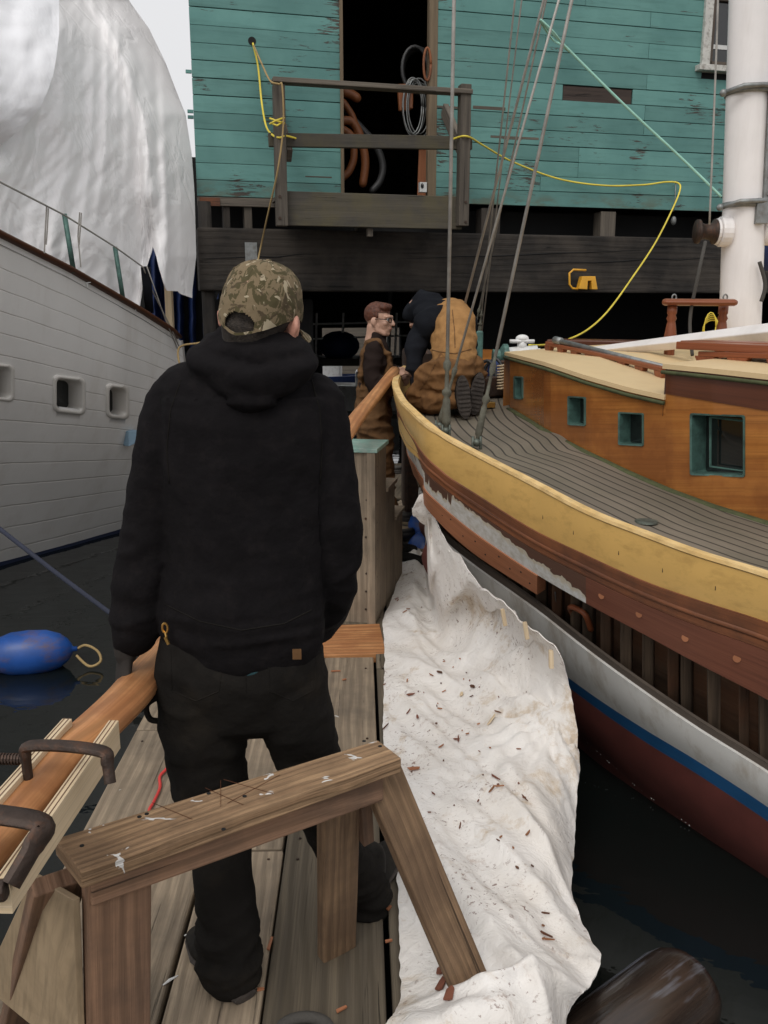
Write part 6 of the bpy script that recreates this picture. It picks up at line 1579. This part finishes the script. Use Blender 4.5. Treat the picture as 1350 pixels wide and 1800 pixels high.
m.tube(catmull([Q(772,600,5.40),Q(765,568,5.45),Q(775,545,5.56),Q(790,538,5.66)],5),[.035]*16,10,round_=True)
m.tube(catmull([Q(818,590,5.40),Q(822,560,5.50),Q(806,540,5.62)],5),[.035]*11,10,round_=True)
me=soft(m,.010,3,lambda p:.026*(fold(p,(4,3,12),9,2.2)-.5)*(1.2 if p.z<1.42 else .55)+.007*(fold(p,(13,13,20),4,2)-.5),'overalls')
kn=link('bib_overalls',me,M['tan'],m3,True)
tb=bvh(me)
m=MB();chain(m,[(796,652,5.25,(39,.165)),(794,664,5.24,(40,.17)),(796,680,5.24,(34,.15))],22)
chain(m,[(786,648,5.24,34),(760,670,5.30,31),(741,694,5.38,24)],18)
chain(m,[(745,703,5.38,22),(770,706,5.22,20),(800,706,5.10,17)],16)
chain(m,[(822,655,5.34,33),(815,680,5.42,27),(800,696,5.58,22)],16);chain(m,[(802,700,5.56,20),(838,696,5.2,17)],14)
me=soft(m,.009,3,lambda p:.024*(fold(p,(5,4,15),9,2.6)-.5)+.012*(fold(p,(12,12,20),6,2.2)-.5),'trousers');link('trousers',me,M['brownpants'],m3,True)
tb2=bvh(me)
for nm,tb_ in (('waist_seam',[(748,612),(770,618),(800,622),(834,612)]),('back_seam',[(795,545),(799,580),(800,618)]),('leg_seam',[(765,640),(752,665),(735,690)])):
    L=[]
    for (a,b),(c_,d_) in zip(tb_,tb_[1:]):
        for k in range(6):
            h=cast(tb2 if nm=='leg_seam' else tb,a+(c_-a)*k/6,b+(d_-b)*k/6)
            if h and (not L or (h-L[-1]).length<.12):L.append(h)
    if len(L)>3:
        m=MB();m.tube(L,.0032,5);setpar2(m.build(nm,M['tandark']),kn)
for px,py,y,tl in ((815,698,5.02,.10),(838,692,5.14,-.15)):
    c=Q(px,py,y);m=MB();a=V((tl,.0,0))
    m.tube([c+V((0,-.008,0)),c+V((0,.02,0)),c+V((0,.05,.0)),c+V((0,.11,-.01))],[(.044,.122),(.047,.125),(.045,.11),(.045,.07)],16,side=V((math.cos(tl),0,math.sin(tl))),round_=False)
    o=link('boot',soft(m,.006,2,lambda p:.003*nz(p.x*25,p.y*25,p.z*25),'boot'),M['boot'],m3,True)
    m=MB();S_=V((math.cos(tl),0,math.sin(tl)));U_=V((-math.sin(tl),0,math.cos(tl)))
    G=[]
    for i in range(13):
        f=i/12*2-1;w_=.043*math.sqrt(max(.02,1-f**2*.95))*(1 if f<0 else .92)*(1-.18*math.exp(-((f+.05)/.25)**2));G.append(c+U_*f*.122+S_*w_)
    R_=G+[c+U_*((12-i)/12*2-1)*.122-S_*(.043*math.sqrt(max(.02,1-((12-i)/12*2-1)**2*.95))) for i in range(13)]
    m.prism([p+V((0,-.012,0)) for p in R_],V((0,-.012,0)))
    for i in range(9):
        f=-.85+i*.21;w_=.036*math.sqrt(max(.05,1-f*f));m.box(c+U_*f*.115-S_*w_+V((0,-.026,0)),c+U_*f*.115+S_*w_+V((0,-.026,0)),.006,.012)
    setpar2(m.build('sole',M['sole'],bevel=.002),o)
m=MB();hand_bm(m,Q(740,683,5.42),V((.15,.3,-1)),V((.8,.2,0)),V((0,-1,0)),.6,1.0);link('hand',soft(m,.004,1,None,'hand'),M['skin2'],m3,True)
# sleeve seams and cuff ribs on the dark sweatshirt
tbh=bvh(hd.data);m=MB()
def seam(tab):
    L=[]
    for (a,b),(c_,d_) in zip(tab,tab[1:]):
        for k in range(7):
            h=cast(tbh,a+(c_-a)*k/7,b+(d_-b)*k/7)
            if h and (not L or (h-L[-1]).length<.06):L.append(h)
    if len(L)>4:
        m=MB();m.tube(L,.0017,5);setpar2(m.build('seam',M['jeans'],smooth=True),hd)
seam([(318,668),(300,720),(293,790),(298,860)]);seam([(548,668),(562,720),(566,790),(562,860)])
seam([(290,1062),(350,1092),(425,1108),(500,1096),(556,1068)])
